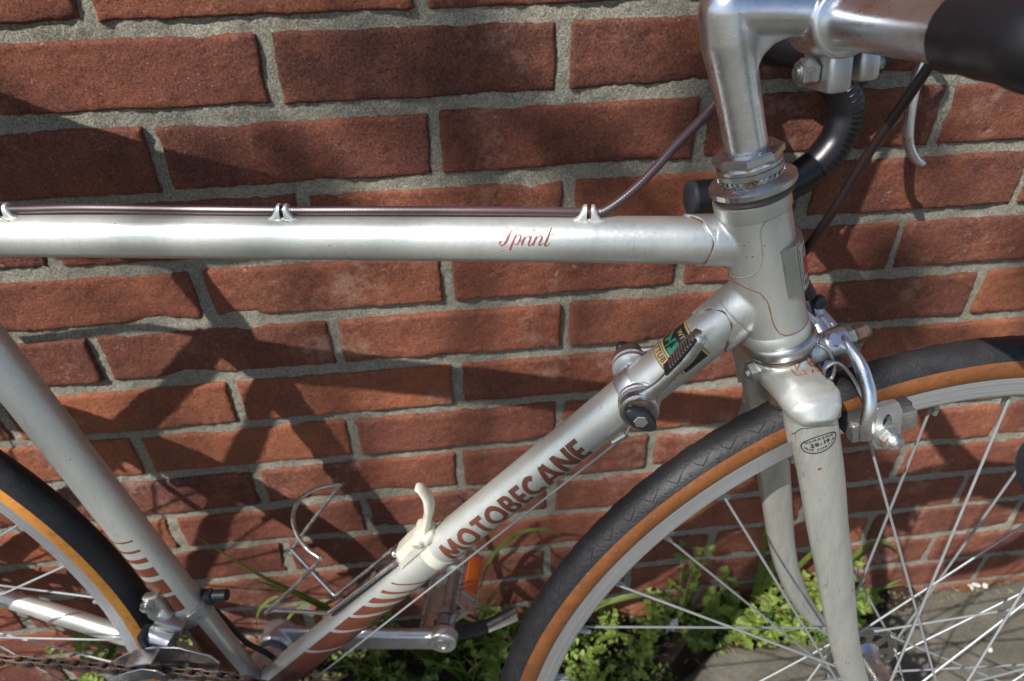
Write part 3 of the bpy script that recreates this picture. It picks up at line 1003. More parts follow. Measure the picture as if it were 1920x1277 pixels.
cyl_text(cD, 'TUBING', 76.2, 82, 5.6, M['inkblack'], down_tube, 'transfer_lettering', squeeze=.92)
cyl_text(cD, 'CY', 76.2, 112, 5.6, M['inkblack'], down_tube, 'transfer_lettering', squeeze=.92)
cyl_text(cD, 'WITH', 58.2, 86, 5.0, M['gold'], down_tube, 'transfer_lettering', squeeze=1.0)
mb = MB()
for k in range(9):                         # striped green figure: slanting bars, then a ladder of short bars
    t = 60.6 + k * .95
    if k < 5: patch(mb, cD, lambda u, v: lin(t, t + .5, u), lambda u, v: lin(112 - k * 5, 94 - k * 5, v), .2)
    else: patch(mb, cD, lambda u, v: lin(t, t + .5, u), lambda u, v: lin(96 - (k - 5) * 2, 84 + (k - 5) * 2, v), .2)
    patch(mb, cD, lambda u, v: lin(t, t + .5, u), lambda u, v: lin(74, 66 + (k if k < 4 else 4), v), .2)
    if k > 5: patch(mb, cD, lambda u, v: lin(t, t + .5, u), lambda u, v: lin(64, 44, v), .21)
    else: patch(mb, cD, lambda u, v: lin(t, t + .5, u), lambda u, v: lin(62 - k, 52 - k, v), .21)
    patch(mb, cD, lambda u, v: lin(t, t + .5, u), lambda u, v: lin(142, 124, v), .2)
part(mb, 'green_monogram', M['green'], down_tube)

# head badge: flat-sided metal plate with a printed front
mb = MB()
def badge_pts(a, h): return [cH.p(t, a, h) for t in (44, 75.5)]
vs = []; A_ = [22, 24, 43, 56, 72, 90, 108, 124, 140, 156, 158]
for a in A_:
    hh = 3.4 if 30 < a < 150 else (.3 if a in (22, 158) else 1.2)
    for t in (44.6, 75.0): vs.append(cH.p(t, a, hh))
    for t in (44.0, 75.6): vs.append(cH.p(t, a, -.5))
fs = []
for i in range(len(A_) - 1):
    b = i * 4
    fs += [(b, b + 1, b + 5, b + 4), (b, b + 4, b + 6, b + 2), (b + 1, b + 3, b + 7, b + 5)]
n_ = len(A_)
fs += [tuple(i * 4 + 2 for i in range(n_)), tuple(i * 4 + 3 for i in range(n_))]
fs += [(0, 1, 3, 2), ((n_ - 1) * 4, (n_ - 1) * 4 + 1, (n_ - 1) * 4 + 3, (n_ - 1) * 4 + 2)]
mb.add(vs, fs)
badge = part(mb, 'head_badge', M['zinc'], smooth=False)
mb = MB(); m2 = MB(); m3 = MB()
cB = Cyl(HB, HT, 23.05)
patch(mb, cB, lambda u, v: lin(46.5, 73.5, u), lambda u, v: lin(46, 140, v), .1); part(mb, 'badge_print', M['white'], badge)
patch(m2, cB, lambda u, v: lin(53, 66 - 4 * abs(v - .5), u), lambda u, v: lin(58, 118, v), .2); part(m2, 'badge_print', M['red'], badge)
for k, a in enumerate((55, 62, 70, 78)): ribbon(m3, lambda x, y, h: cB.p(x, y, h), [(48, a), (51.5, a)], 3.5, .2)
ribbon(m3, lambda x, y, h: cB.p(x, y, h), [(48, 49), (71.5, 49)], 1.2, .22); ribbon(m3, lambda x, y, h: cB.p(x, y, h), [(53, 53), (67, 58), (71, 70)], 1.5, .24)
part(m3, 'badge_lettering', M['inkblack'], badge)

# cable guides brazed on the top tube, and the housing that runs through them
HZ = 16.6


def guide(t):
    mb = MB()
    c = cT.A + cT.d * t
    for s_ in (-1, 1):
        prof = [(1.2, 1.0), (2.2, 1.02), (3.2, .97), (4.4, .72), (6.0, .36), (8.2, .10)]
        vs = []; n = 13
        for lay in (0, 1):
            for x, g in prof:
                for k in range(n):
                    a = math.pi * k / (n - 1)
                    r = 4.3 - lay * 1.0
                    z = 12.4 + g * (HZ - 12.4 + r * math.sin(a)) if True else 0
                    z = 12.2 + (HZ - 12.2 + r) * g * (math.sin(a) ** .55)
                    vs.append(c + V((s_ * x, -math.cos(a) * r * (1.15 - .15 * g), z - lay * .0)))
        m_ = len(prof)
        fs = []
        for lay in (0, 1):
            o = lay * m_ * n
            for i in range(m_ - 1):
                for k in range(n - 1):
                    fs.append((o + i * n + k, o + i * n + k + 1, o + (i + 1) * n + k + 1, o + (i + 1) * n + k))
        for i in (0, m_ - 1):
            for k in range(n - 1): fs.append((i * n + k, i * n + k + 1, (m_ + i) * n + k + 1, (m_ + i) * n + k))
        mb.add(vs, fs)
    mb.box(c + V((0, 0, 12.9)), (1, 0, 0), (0, 1, 0), (0, 0, 1), 8.4, 3.6, .8)
    return part(mb, 'cable_guide', M['paint'])


for t in (78, 253, 431): guide(t)
KI = lambda q: tuple((KM @ (V(q) * .001)) * 1000)       # steering frame -> frame
tt = lambda t, dz=0: cT.A + cT.d * t + V((0, 0, HZ + dz))
mb = MB()
cp = [V((-690, 30, 700)), V((-620, 10, 752)), tt(-40, 6), tt(20, 1.5), tt(78), tt(130, 1.0), tt(200, .3), tt(253), tt(330, .4), tt(400, .3), tt(431), tt(441, 1.5), V((-87.6, 5, 785.2)), V((-68.2, 15, 804.9)), V((-49.2, 25, 824.2)), V((-34, 36, 850)),
      V((-15, 60, 890)), V((40, 110, 925)), V((110, 160, 910)), V(KI((20, 188, 520))), V(KI((5, 190, 495)))]
P = spline(cp, 10)
hous = part(mb.tube(P, 2.55, 14), 'cable_housing', M['housing'])
# coil ribs showing through the liner: fine rings on the housing
mb = MB(); L = 0; last = 0
for i in range(20, len(P) - 40):
    seg = (P[i + 1] - P[i]); Ln = seg.length
    while last < Ln:
        c = P[i] + seg * (last / Ln)
        if -545 < c.x < -40: mb.tube([c - seg.normalized() * .35, c + seg.normalized() * .35], [2.68, 2.68], 10, caps=False)
        last += 1.7
    last -= Ln
tag(part(mb, 'coil_ribs', M['housing'], hous), kind='stuff')

# ------------------------------------------------------------------ headset (steering frame)
KD = V((-.289, 0, .957)).normalized(); KF = V((.957, 0, .289)).normalized()
def AX(s): return V((-151, 0, 369)) + KD * s


mb = MB(); mb.lathe(AX(0), KD, [(82.8, 17), (82.9, 20.6), (84.2, 20.9), (85.2, 20.0), (86.5, 19.0), (87.5, 19.0)], 64); hs_ = part(mb, 'headset', M['rusty'], steer=True)
kn = lambda n_, amp, rows: (lambda i, q: amp * (1 if math.sin(q * n_) > 0 else 0) if i in rows else 0)
mb = MB(); mb.lathe(AX(0), KD, [(86.6, 18), (87.0, 21.0), (87.7, 22.4), (88.2, 22.9), (91.0, 22.9), (91.4, 22.5), (92.2, 21.0), (93.0, 19.2), (93.8, 17.6), (94.2, 16)], 160, wob=kn(80, .16, (3, 4)))
part(mb, 'upper_cup', M['chrome'], hs_)
mb = MB(); mb.lathe(AX(0), KD, [(93, 14), (93, 17.3), (94.2, 17.4), (94.3, 16.2), (96, 16.0)], 64)
for k in range(30):
    a = 2 * math.pi * k / 30; x = V((0, -1, 0)); y = KD.cross(x)
    rad = x * math.cos(a) + y * math.sin(a); tan = KD.cross(rad)
    o = AX(94.1) + rad * 16.5
    mb.add([o - tan * 1.5 - rad * .9, o + tan * 1.5 - rad * .9, o + tan * 1.5 + rad * .9, o - tan * 1.5 + rad * .9, o + KD * 1.8 - rad * .9, o + KD * 1.8 + rad * .9], [(0, 1, 4), (1, 2, 5, 4), (2, 3, 5), (3, 0, 4, 5)])
part(mb, 'toothed_race', M['chrome_rust'], hs_, sharp=20)
mb = MB(); mb.lathe(AX(0), KD, [(96, 14), (96, 16.9), (96.4, 17.3), (99.0, 17.3), (99.3, 16.8)], 150, wob=kn(75, .14, (2, 3))); part(mb, 'knurled_ring', M['zinc'], hs_)
mb = MB(); mb.lathe(AX(0), KD, [(99.0, 14), (99.2, 16.6), (100, 17.3), (101.6, 17.3), (102.4, 16.6), (103.8, 15.8)], 64); part(mb, 'polished_ring', M['chrome'], hs_)
mb = MB()
def hexloop(r, z): return [AX(z) + (V((0, -1, 0)) * math.cos(math.pi * k / 4 + .35) + KD.cross(V((0, -1, 0))) * math.sin(math.pi * k / 4 + .35)) * r for k in range(8)]
L_ = [hexloop(17.2, 103.4), hexloop(18.7, 103.9), hexloop(18.7, 107.1), hexloop(16.9, 108.2), hexloop(12.4, 108.7), hexloop(11.4, 107.6)]
vs = [p for l in L_ for p in l]; mb.add(vs, [(i * 8 + j, i * 8 + (j + 1) % 8, (i + 1) * 8 + (j + 1) % 8, (i + 1) * 8 + j) for i in range(5) for j in range(8)])
part(mb, 'locknut', M['chrome'], hs_, sharp=15)
mb = MB(); mb.lathe(AX(-8.6), -KD, [(0, 17), (.2, 20.4), (1.5, 21.3), (2.6, 21.8), (7.2, 21.8), (8.2, 21.2), (9.4, 19.6), (9.8, 16)], 72); part(mb, 'lower_cup', M['chrome'], hs_)
mb = MB(); mb.lathe(AX(-18), -KD, [(-.6, 15), (0, 18.6), (1.6, 19), (3, 17.6), (7, 16.5)], 48); part(mb, 'crown_race', M['rusty'], hs_)

# ------------------------------------------------------------------ stem
ST0 = V((-200.5, 0, 539.5))
BARC = V((-146, 0, 533.5))
def st_a(mb): mb.tube([AX(95), AX(125), AX(140), AX(152), AX(163), ST0], [11.15, 11.2, 11.6, 12.3, 13.2, 13.8], 48)
def st_b(mb): mb.tube([ST0, V((-180, 0, 539)), V((-160, 0, 537.5)), BARC], [13.8, 13.2, 13.0, 14], 40)
def st_c(mb): mb.ball(ST0, 13.9, 28)
def st_d(mb): mb.tube([BARC + V((0, y, 0)) for y in (-15.5, -14, 14, 15.5)], [16.2, 17.6, 17.6, 16.2], 48)
def st_e(mb): mb.prism([(-198, 537), (-160, 535), (-163, 527.5), (-172, 526.2), (-178, 524), (-182.5, 519.5), (-185, 513), (-187, 504), (-198, 504)], V((0, -8, 0)), (1, 0, 0), (0, 0, 1), (0, 1, 0), 16)
stem = blend([st_a, st_b, st_c, st_d, st_e], .6, 26, 'stem', M['alloy'], bike, KM)
mb = MB(); mb.box(V((-144.5, 0, 512.5)), (1, 0, .08), (0, 1, 0), (-.08, 0, 1), 6.2, 14, 12.5, 2.5); mb.box(V((-129.5, 0, 514.5)), (1, 0, .10), (0, 1, 0), (-.10, 0, 1), 5.2, 14, 9.5, 2.4)
part(mb, 'clamp_ear', M['alloy_dull'], stem)
def hexnut(mb, c, d, r, h, ch=.9):
    d = V(d).normalized(); x = d.orthogonal().normalized(); y = d.cross(x); c = V(c)
    R = [(r - ch, 0), (r, ch * .6), (r, h - ch * .6), (r - ch, h)]
    vs = [c + d * z + (x * math.cos(math.pi * k / 3 + .2) + y * math.sin(math.pi * k / 3 + .2)) * rr for rr, z in R for k in range(6)]
    fs = [(i * 6 + j, i * 6 + (j + 1) % 6, (i + 1) * 6 + (j + 1) % 6, (i + 1) * 6 + j) for i in range(3) for j in range(6)]
    fs += [tuple(range(5, -1, -1)), tuple(18 + j for j in range(6))]
    mb.add(vs, fs)
mb = MB(); hexnut(mb, (-151, 0, 509.5), (-1, 0, -.05), 7.2, 8.5); mb.tube([V((-161.5, 0, 509)), V((-115, 0, 511.5))], 3.0, 16); mb.lathe(V((-159.6, 0, 509.1)), V((-1, 0, -.05)), [(0, 4.6), (.9, 4.4), (1.0, 3.2)], 24)
mb.lathe(V((-124, 0, 511)), V((1, 0, .05)), [(0, 6), (3, 6), (4.5, 4.8), (5, 2)], 24)
part(mb, 'clamp_bolt', M['zinc'], stem, sharp=20)

# ------------------------------------------------------------------ handlebar
bar = empty('handlebar', bike, KM)
mb = MB(); mb.tube([BARC + V((0, y, 0)) for y in (-104, -60, -23, -19, 18, 22, 60, 72)], [12.7, 12.7, 12.9, 13.1, 13.1, 12.9, 12.7, 12.7], 48, ref=(1, 0, 0))
part(mb, 'bar_centre', M['alloy'], bar)


def barpath(s_):
    pts = [(-146, 60 if s_ > 0 else 97, 533.5), (-146, 104 if s_ > 0 else 112, 533), (-144, 124 if s_ > 0 else 130, 531.5), (-137, 146, 527), (-125, 164, 521), (-107, 178, 512.5), (-84, 187, 504.5), (-53.5, 190, 496.7), (-28.7, 190, 480), (-12.2, 190, 457), (-13.2, 190, 434.1), (-25.6, 190, 413.2), (-50.6, 190, 395.5), (-90, 190, 390), (-133.5, 190, 389.6)]
    return spline([V((x, y * s_ * (1 if s_ > 0 else .935), z)) for x, y, z in pts], 8)


for s_ in (1, -1):
    P = barpath(s_)
    thick = [14.2 + .18 * math.sin(i * .9) for i in range(len(P))]
    if s_ == -1:
        thick = [14.9 + .2 * math.sin(i * .8) if i < 34 else 14.2 for i in range(len(P))]; thick[0] = 12.8; thick[1] = 15.4
    else: thick[0] = 12.8
    mb = MB(); mb.tube(P, thick, 28)
    g = part(mb, 'leather_wrap', M['leather'], bar)
    mb = MB(); e = P[-1]; mb.lathe(e, V((-1, 0, 0)), [(-2, 13), (0, 14.4), (1.4, 14.6), (3.2, 14.2), (4.2, 12.6), (4.4, 0.01)], 36)
    part(mb, 'end_plug', M['black'], bar)
    mb = MB()
    for i in range(44, len(P) - 22, 1):
        for f in (0, .5):
            if i + 1 >= len(P): continue
            c = P[i].lerp(P[i + 1], f); t = (P[i + 1] - P[i]).normalized(); out = V((0, 1, 0)).cross(t)
            if out.x < -.2 and out.z < .2: pass
            out = out if out.dot(c - V((-70, c.y, 445))) > 0 else -out
            base = math.radians(50)
            q = []
            for k in range(6):
                a = base + math.radians(-19 + 38 * k / 5)
                q.append(c + (V((0, -1, 0)) * math.sin(a + .55) + out * math.cos(a + .55)) * 14.3)
            if (i * 2 + int(f * 2)) % 3 == 0: mb.tube(q, .85, 5)
    tag(part(mb, 'stitching', M['leather'], g), kind='stuff')
    # brake lever with hood
    mb = MB(); y = 190 if s_ > 0 else -178
    mb.tube(spline([V((-22, y, 476)), V((-8, y, 484)), V((10, y, 497)), V((24, y, 508)), V((30, y, 520))], 5), [13, 15] + [14] * 9 + [12, 11, 10, 9, 8, 7, 5, 4, 3, 2][:10], 20)
    lv = part(mb, 'brake_lever', M['leather'], bar)
    mb = MB()
    yy = 184 * s_ if s_ > 0 else y
    pts = spline([V((22, yy, 512)), V((38, yy, 500)), V((41.5, yy, 488)), V((39.5, yy, 472)), V((40.5, yy, 446)), V((45, yy, 424)), V((54, yy, 411)), V((61, yy, 406))], 6)
    n_ = len(pts)
    mb.tube(pts, 1.0, 14, ref=(0, 1, 0), sq=[(6.0 - 1.2 * i / n_, 4.8 - 1.6 * i / n_) for i in range(n_)])
    part(mb, 'lever_blade', M['alloy'], lv)

# front brake housing: from the adjuster up past the bar and down to the near lever
mb = MB(); cp = [(-137, 4, 391), (-139.5, 2, 400), (-141.8, 0, 408), (-134, -12, 440), (-127.7, -20, 467.7), (-121, -32, 497), (-116, -40, 518), (-108, -52, 548), (-86, -85, 600), (-40, -140, 640), (5, -185, 610), (18, -190, 560), (20, -190, 525)]
part(mb.tube(spline(cp, 8), 2.55, 14), 'cable_housing', M['housing_dark'], steer=True)

# ------------------------------------------------------------------ fork
fork = empty('fork', bike, KM)


class Oval(Cyl):
    def __init__(s, path, ra, rb):
        s.path = path; s.ra = ra; s.rb = rb

    def p(s, t, a, h=0.0):
        """t: 0..1 down the blade; angle 0 faces -y, 90 forward"""
        k = t * (len(s.path) - 1); i = min(int(k), len(s.path) - 2); f = k - i
        c = s.path[i].lerp(s.path[i + 1], f); d = (s.path[i + 1] - s.path[i]).normalized()
        ra = s.ra[i] + (s.ra[i + 1] - s.ra[i]) * f; rb = s.rb[i] + (s.rb[i + 1] - s.rb[i]) * f
        lat = V((0, -1, 0)); lat = (lat - d * lat.dot(d)).normalized(); fw = lat.cross(d)
        if fw.x < 0: fw = -fw
        a = math.radians(a)
        return c + lat * math.cos(a) * (rb + h) + fw * math.sin(a) * (ra + h)


def blade(s_):
    key = [(-143.5, 34.5, 340, 14.3, 10.2), (-137, 35.5, 315, 14.3, 10.0), (-126, 37.5, 276, 14.1, 9.8), (-117, 39.5, 240, 13.2, 9.3), (-107.5, 42, 205, 12.3, 8.9), (-99, 44, 172, 11.5, 8.5), (-90, 46, 138, 10.6, 8.2), (-79, 47.5, 105, 9.6, 7.8),
           (-63, 49, 70, 8.4, 7.4), (-43, 50, 38, 7.3, 6.8), (-20, 50.5, 13, 6.3, 6.0), (-6, 50.5, 2, 5.6, 4.2)]
    P = spline([V((x, y * s_, z)) for x, y, z, a, b in key], 5)
    ra = spline([V((a, b, 0)) for x, y, z, a, b in key], 5)
    ov = Oval(P, [q.x for q in ra], [q.y for q in ra])
    mb = MB(); vs = []; n = 40; K_ = 90
    for i in range(K_ + 1):
        for j in range(n): vs.append(ov.p(i / K_, 360 * j / n))
    mb.add(vs, [(i * n + j, i * n + (j + 1) % n, (i + 1) * n + (j + 1) % n, (i + 1) * n + j) for i in range(K_) for j in range(n)] + [tuple(range(n - 1, -1, -1)), tuple(K_ * n + j for j in range(n))])
    o = part(mb, 'fork_blade', M['fork'], fork)
    mb = MB(); mb.prism([(-9, 10), (-12, 0), (-8, -11), (6, -14), (9, -4), (5, 3), (6, 9), (0, 13)], V((0, 50.5 * s_ - 2.5, 0)), (1, 0, 0), (0, 0, 1), (0, 1, 0), 5, .6)
    part(mb, 'dropout', M['chrome'], fork)
    # scalloped crown sleeve with a tongue front and back
    mb = MB(); n = 72; vs = []
    end = lambda a: interp([(-180, .07), (-115, .078), (-90, .108), (-68, .080), (-40, .064), (0, .060), (40, .058), (70, .066), (90, .092), (115, .07), (180, .07)], a)
    k = 12
    for j in range(n):
        a = 360 * j / n - 180
        e = end(a)
        for i in range(k + 1): vs.append(ov.p(.02 + (e - .02) * i / k, a, 2.3))
        vs.append(ov.p(e + .002, a, 1.2)); vs.append(ov.p(e, a, -.4))
    st = k + 3
    mb.add(vs, [(j * st + i, j * st + i + 1, ((j + 1) % n) * st + i + 1, ((j + 1) % n) * st + i) for j in range(n) for i in range(st - 1)])
    part(mb, 'crown_tongue', M['paint'], fork, sharp=60)
    return o, ov


bn, ovn = blade(-1); bf, ovf = blade(1)
CB = V((-142.5, 0, 340))
def c1(mb): mb.tube([AX(-40), AX(-23)], [15.5, 18.5], 40)
def c2(mb): mb.tube([V((-143, -49, 326)), V((-143, -44, 331)), V((-143, -34, 334)), V((-142, -20, 334)), V((-142, 0, 333)), V((-142, 20, 334)), V((-143, 34, 334)), V((-143, 44, 331)), V((-143, 49, 326))], [9, 15, 17, 16.5, 15, 16.5, 17, 15, 9], 40, ref=(1, 0, 0), sq=(1.04, .66))
def c3(mb):
    for s_ in (1, -1): mb.tube([V((-142.6, s_ * 35, 342)), V((-142.2, s_ * 35.2, 338)), V((-140.5, s_ * 35.5, 329)), V((-139.5, s_ * 35.8, 325))], [12, 16, 17, 16.9], 40, ref=(1, 0, 0), sq=(1, .76))
def c4(mb): mb.box(V((-141.5, 0, 333)), KF, (0, 1, 0), KD, 14.5, 30, 8, 3)
crown = blend([c1, c2, c3, c4], .8, 34, 'fork_crown', M['paint'], fork)
mb = MB(); mb.tube([AX(-60), AX(-30)], 12.7, 32); part(mb, 'steerer_end', M['rusty'], fork)
bpy.context.view_layer.update()


def on_mesh(obj, o, d):
    hit, loc, nor, _ = obj.ray_cast(V(o) * .001, V(d).normalized())
    return (loc * 1000, nor) if hit else (None, None)


mb = MB(); mb2 = MB()
def logo_line(a, b, w=.55, mbx=None):
    q = []
    for i in range(9):
        f = i / 8; x = a[0] + (b[0] - a[0]) * f; y = a[1] + (b[1] - a[1]) * f
        p, n_ = on_mesh(crown, V((-138 + x, -31 + y * .85, 400)), (0, .22, -.97))
        if p: q.append(p + n_ * .1)
    if len(q) > 2: (mbx or mb).tube(q, w, 5)
M_ = [(-12, -5), (-12, 3), (-6, -2), (-1, 4), (-1, -3)]
W_ = [(-10, 6), (-3, 8), (-1, 2), (3, 8), (6, 2), (12, 6)]
for Ls in ([(-13, 4), (-7, 5), (-6, -1), (-1, 5), (5, 3), (4, 8), (12, 4)], [(-9, 0), (-9, -8), (-3, -8), (-3, -3), (1, -7), (4, -2), (7, -6), (13, -3)], [(-2, 7), (4, 7), (4, 2), (9, 6)], [(6, 1), (12, -1), (9, -5)]):
    for a, b in zip(Ls[:-1], Ls[1:]): logo_line(a, b)
part(mb, 'stamped_emblem', M['seam'], fork)
# oval sticker on the near blade
mb = MB(); m2 = MB()
R_ = ovn.path
tcent = .106
def blp(x, y, h):          # x mm round the blade (left to right), y mm up the blade
    return ovn.p(tcent - y / 430.0, -8 + x * 5.0, h)
ov_pts = lambda rx, ry, n=48: [(rx * math.cos(2 * math.pi * i / n), ry * math.sin(2 * math.pi * i / n)) for i in range(n + 1)]
tilt_ = lambda P_: [(x, y + .12 * x) for x, y in P_]
vs = [blp(0, 0, .1)] + [blp(x, y, .1) for r_ in (.33, .66, 1) for x, y in tilt_(ov_pts(9.9 * r_, 6.8 * r_)[:-1])]
fs = [(0, 1 + i, 1 + (i + 1) % 48) for i in range(48)] + [(1 + r_ * 48 + i, 1 + (r_ + 1) * 48 + i, 1 + (r_ + 1) * 48 + (i + 1) % 48, 1 + r_ * 48 + (i + 1) % 48) for r_ in (0, 1) for i in range(48)]
mb.add(vs, fs); stk = part(mb, 'oval_sticker', M['fork'], bn)
ribbon(m2, blp, tilt_(ov_pts(9.2, 6.1)), .75, .2, 2, True)
def curved_text(m_, text, rad, cy0, size, up, spread, bold=.02):
    n = len(text)
    for i, ch in enumerate(text):
        if ch == ' ': continue
        vs, fs, w = glyph(ch, bold)
        a = math.radians((spread * ((i + .5) / n - .5)) * (1 if up else -1))
        s_ = 1 if up else -1
        bx = 8.0 * math.sin(abs(a) * (1 if (a > 0) else -1)) if up else -8.0 * math.sin(a)
        by = (3.2 * math.cos(a) if up else -4.9 * math.cos(a)) + cy0
        rot = -a * .55 if up else -a * -.55 * -1
        c_, s2 = math.cos(rot), math.sin(rot)
        pts = []
        for x, y in vs:
            X = (x - w / 2) * size; Y = y * size
            pts.append((bx + X * c_ - Y * s2, by + X * s2 + Y * c_))
        m_.add([blp(x, y + .12 * x, .22) for x, y in pts], fs)
curved_text(m2, 'FOURREAUX', 8, -.2, 2.3, True, 112, .03)
curved_text(m2, 'HAUTE STABILITE', 8, .35, 2.0, False, 150, .03)
x = -4.6
for ch in '28-19':
    vs, fs, w = glyph(ch, .045)
    m2.add([blp(x + a * 3.7, b * 3.7 - 1.2 + .12 * x, .22) for a, b in vs], fs); x += (w + .1) * 3.6
part(m2, 'sticker_print', M['inkblack'], stk, smooth=False)


# ------------------------------------------------------------------ wheels
def wheel(centre, phase, mtread, mgum, front):
    root = empty('front_wheel' if front else 'rear_wheel', bike, (KM if front else Matrix.Identity(4)) @ Matrix.Translation(V(centre) * .001))
    O_ = V((0, 0, 0)); Y = V((0, 1, 0))
    rt, rc = 325.0, 14.6
    def sec(a0, a1, n, r=rc): return [(rt + r * math.cos(math.radians(a0 + (a1 - a0) * i / n)), r * math.sin(math.radians(a0 + (a1 - a0) * i / n))) for i in range(n + 1)]
    mb = MB(); s = sec(-66, 66, 14); s = s + [(rt + 6, 12.0), (rt + 6, -12.0)]
    mb.ring(O_, Y, s, 200); tyre = part(mb, 'tyre_tread', mtread, root)
    for sg in (1, -1):
        mb = MB(); s = [(a, sg * b) for a, b in sec(64, 128, 8, rc - .35)] + [(rt - 8.5, sg * 9.4), (rt + 4, sg * 9.0)]
        mb.ring(O_, Y, s, 200); part(mb, 'sidewall', mgum, root)
    # rim: flat braking sides, box below
    mb = MB(); s = [(320.2, 11.2), (319.4, 11.7), (304.6, 11.2), (303.6, 10.6), (301.4, 8.6), (299.6, 4.5), (299.0, 0), (299.6, -4.5), (301.4, -8.6), (303.6, -10.6), (304.6, -11.2), (319.4, -11.7), (320.2, -11.2), (318, -9.4), (312, -9), (312, 9), (318, 9.4)]
    mb.ring(O_, Y, s, 200); part(mb, 'rim', M['rim'], root, sharp=25)
    # hub
    mb = MB(); w_ = 33 if front else 38
    mb.lathe(V((0, -w_ - 5, 0)), Y, [(0, 9), (1, 12), (4, 16.5), (6.5, 16.5), (8, 14.5), (14, 11.5), (w_ * 2 - 4, 11.5), (w_ * 2 + 2, 14.5), (w_ * 2 + 3.5, 16.5), (w_ * 2 + 6, 16.5), (w_ * 2 + 9, 12), (w_ * 2 + 10, 9)], 48)
    hub_ = part(mb, 'hub', M['chrome'], root, sharp=30)
    for sg in (-1, 1):
        mb = MB(); yy = sg * w_
        mb.ring(V((0, yy, 0)), Y, [(26.5, -1.1), (34, -1.3), (34.8, 0), (34, 1.3), (26.5, 1.1)], 72)
        for k in range(9):
            a = 2 * math.pi * k / 9; dr = V((math.cos(a), 0, math.sin(a)))
            mb.box(V((0, yy, 0)) + dr * 21.5, dr, Y.cross(dr), Y, 6.5, 2.6, 1.0)
        part(mb, 'hub_flange', M['chrome'], hub_, sharp=30)
    mb = MB(); mb.tube([V((0, y, 0)) for y in (-66, 66)], 4.6, 16)
    for y, d in ((-54, -1), (54, 1)): hexnut(mb, (0, y, 0), (0, d, 0), 8.6, 7)
    part(mb, 'axle', M['zinc'], root, sharp=25)
    mb = MB(); mb.tube([V((-3, 0, -297)), V((-3, 0, -258))], [3, 2.6], 10); part(mb, 'valve', M['chrome'], root)
    # spokes, three-cross
    made = {}; nip = None
    for k in range(36):
        near = k % 2 == 0; sgn = (1 if k % 4 == 0 else -1) if near else (1 if k % 4 == 1 else -1)
        key = (near, sgn); ang = math.radians(phase + 10 * k)
        rot = Matrix.Rotation(-ang, 4, 'Y')            # x axis turns up to the nipple
        if key not in made:
            mb = MB(); yf = (-w_ if near else w_) + (2 if near else -2) * (1 if sgn > 0 else -1)
            ha = math.radians(sgn * 66)
            a = V((32 * math.cos(ha), yf, 32 * math.sin(ha))); b = V((301, -2 if near else 2, 0))
            mb.tube([a, a.lerp(b, .96), b], [1.0, 1.0, 1.0], 8)
            me = part(mb, 'spoke', M['steel'], root); made[key] = me.data
            me.matrix_local = rot
        else:
            o = bpy.data.objects.new('spoke', made[key]); COL.objects.link(o); o.parent = root; o.matrix_local = rot
        if nip is None:
            mb = MB(); mb.tube([V((300, 0, 0)), V((291, 0, 0)), V((287, 0, 0))], [2.3, 2.2, 1.6], 8); n_ = part(mb, 'spoke_nipple', M['zinc'], root); nip = n_.data; n_.matrix_local = rot
        else:
            o = bpy.data.objects.new('spoke_nipple', nip); COL.objects.link(o); o.parent = root; o.matrix_local = rot
    # moulded tread marks: chevrons and pips on both shoulders
    if front:
        mb = MB(); N = 104
        for sg in (1, -1):
            for k in range(N):
                a = 2 * math.pi * (k + (.25 if sg > 0 else 0)) / N
                def tp(da, sa, h=.12):
                    r = rt + (rc + h) * math.cos(math.radians(sa)); y = (rc + h) * math.sin(math.radians(sa)) * sg
                    return V((r * math.cos(a + da), y, r * math.sin(a + da)))
                step = 2 * math.pi / N
                q = [tp(step * f, s_) for f, s_ in ((-.30, 30), (-.16, 38), (.0, 45), (.10, 50), (.18, 44), (.26, 36), (.34, 28))]
                mb.tube(q, [.15, .3, .36, .4, .36, .3, .15], 5)
                c = tp(step * .62, 54, -.1); nn_ = (c - V((rt * math.cos(a + step * .62), 0, rt * math.sin(a + step * .62)))).normalized()
                mb.tube([c, c + nn_ * .5], [1.0, .7], 7)
        tag(part(mb, 'tread_mark', M['groove'], root), kind='stuff')
    return root, w_


fw, _ = wheel((0, 0, 0), 5.4, M['tread'], M['gum'], True)
rw, _ = wheel(RH, .6, M['tread_rear'], M['gum_rear'], False)

# ------------------------------------------------------------------ front brake
FB_ = V((-143, 0, 340))
def BP(t, y, h): return FB_ + KF * t + KD * h + V((0, y, 0))


brake = empty('front_brake', bike, KM)
mb = MB(); mb.tube([BP(-24, 0, 0), BP(50, 0, 0)], 3, 16); mb.lathe(BP(-12, 0, 0), -KF, [(-2, 9), (0, 8.4), (2, 7), (3, 6)], 24); hexnut(mb, BP(-15, 0, 0), -KF, 6.6, 7)
part(mb, 'mounting_bolt', M['zinc'], brake, sharp=25)
mb = MB(); mb.tube([BP(12, 0, 0), BP(14, 0, 0), BP(24, 0, 0), BP(26, 0, 0)], [7.5, 8.8, 8.8, 8.2], 28); part(mb, 'spring_block', M['alloy_dull'], brake)
mb = MB(); mb.lathe(BP(26, 0, 0), KF, [(0, 9), (1, 9.6), (1.6, 9.6), (2, 7), (3, 7), (3.2, 9.4), (4.4, 9.4), (4.6, 6)], 28); mb.lathe(BP(39, 0, 0), KF, [(0, 9), (.6, 9.4), (1.4, 9.4), (1.8, 7)], 28)
part(mb, 'washer', M['chrome'], brake)
mb = MB(); hexnut(mb, BP(41, 0, 0), KF, 6.6, 5.5); part(mb, 'locknut', M['zinc'], brake, sharp=20)
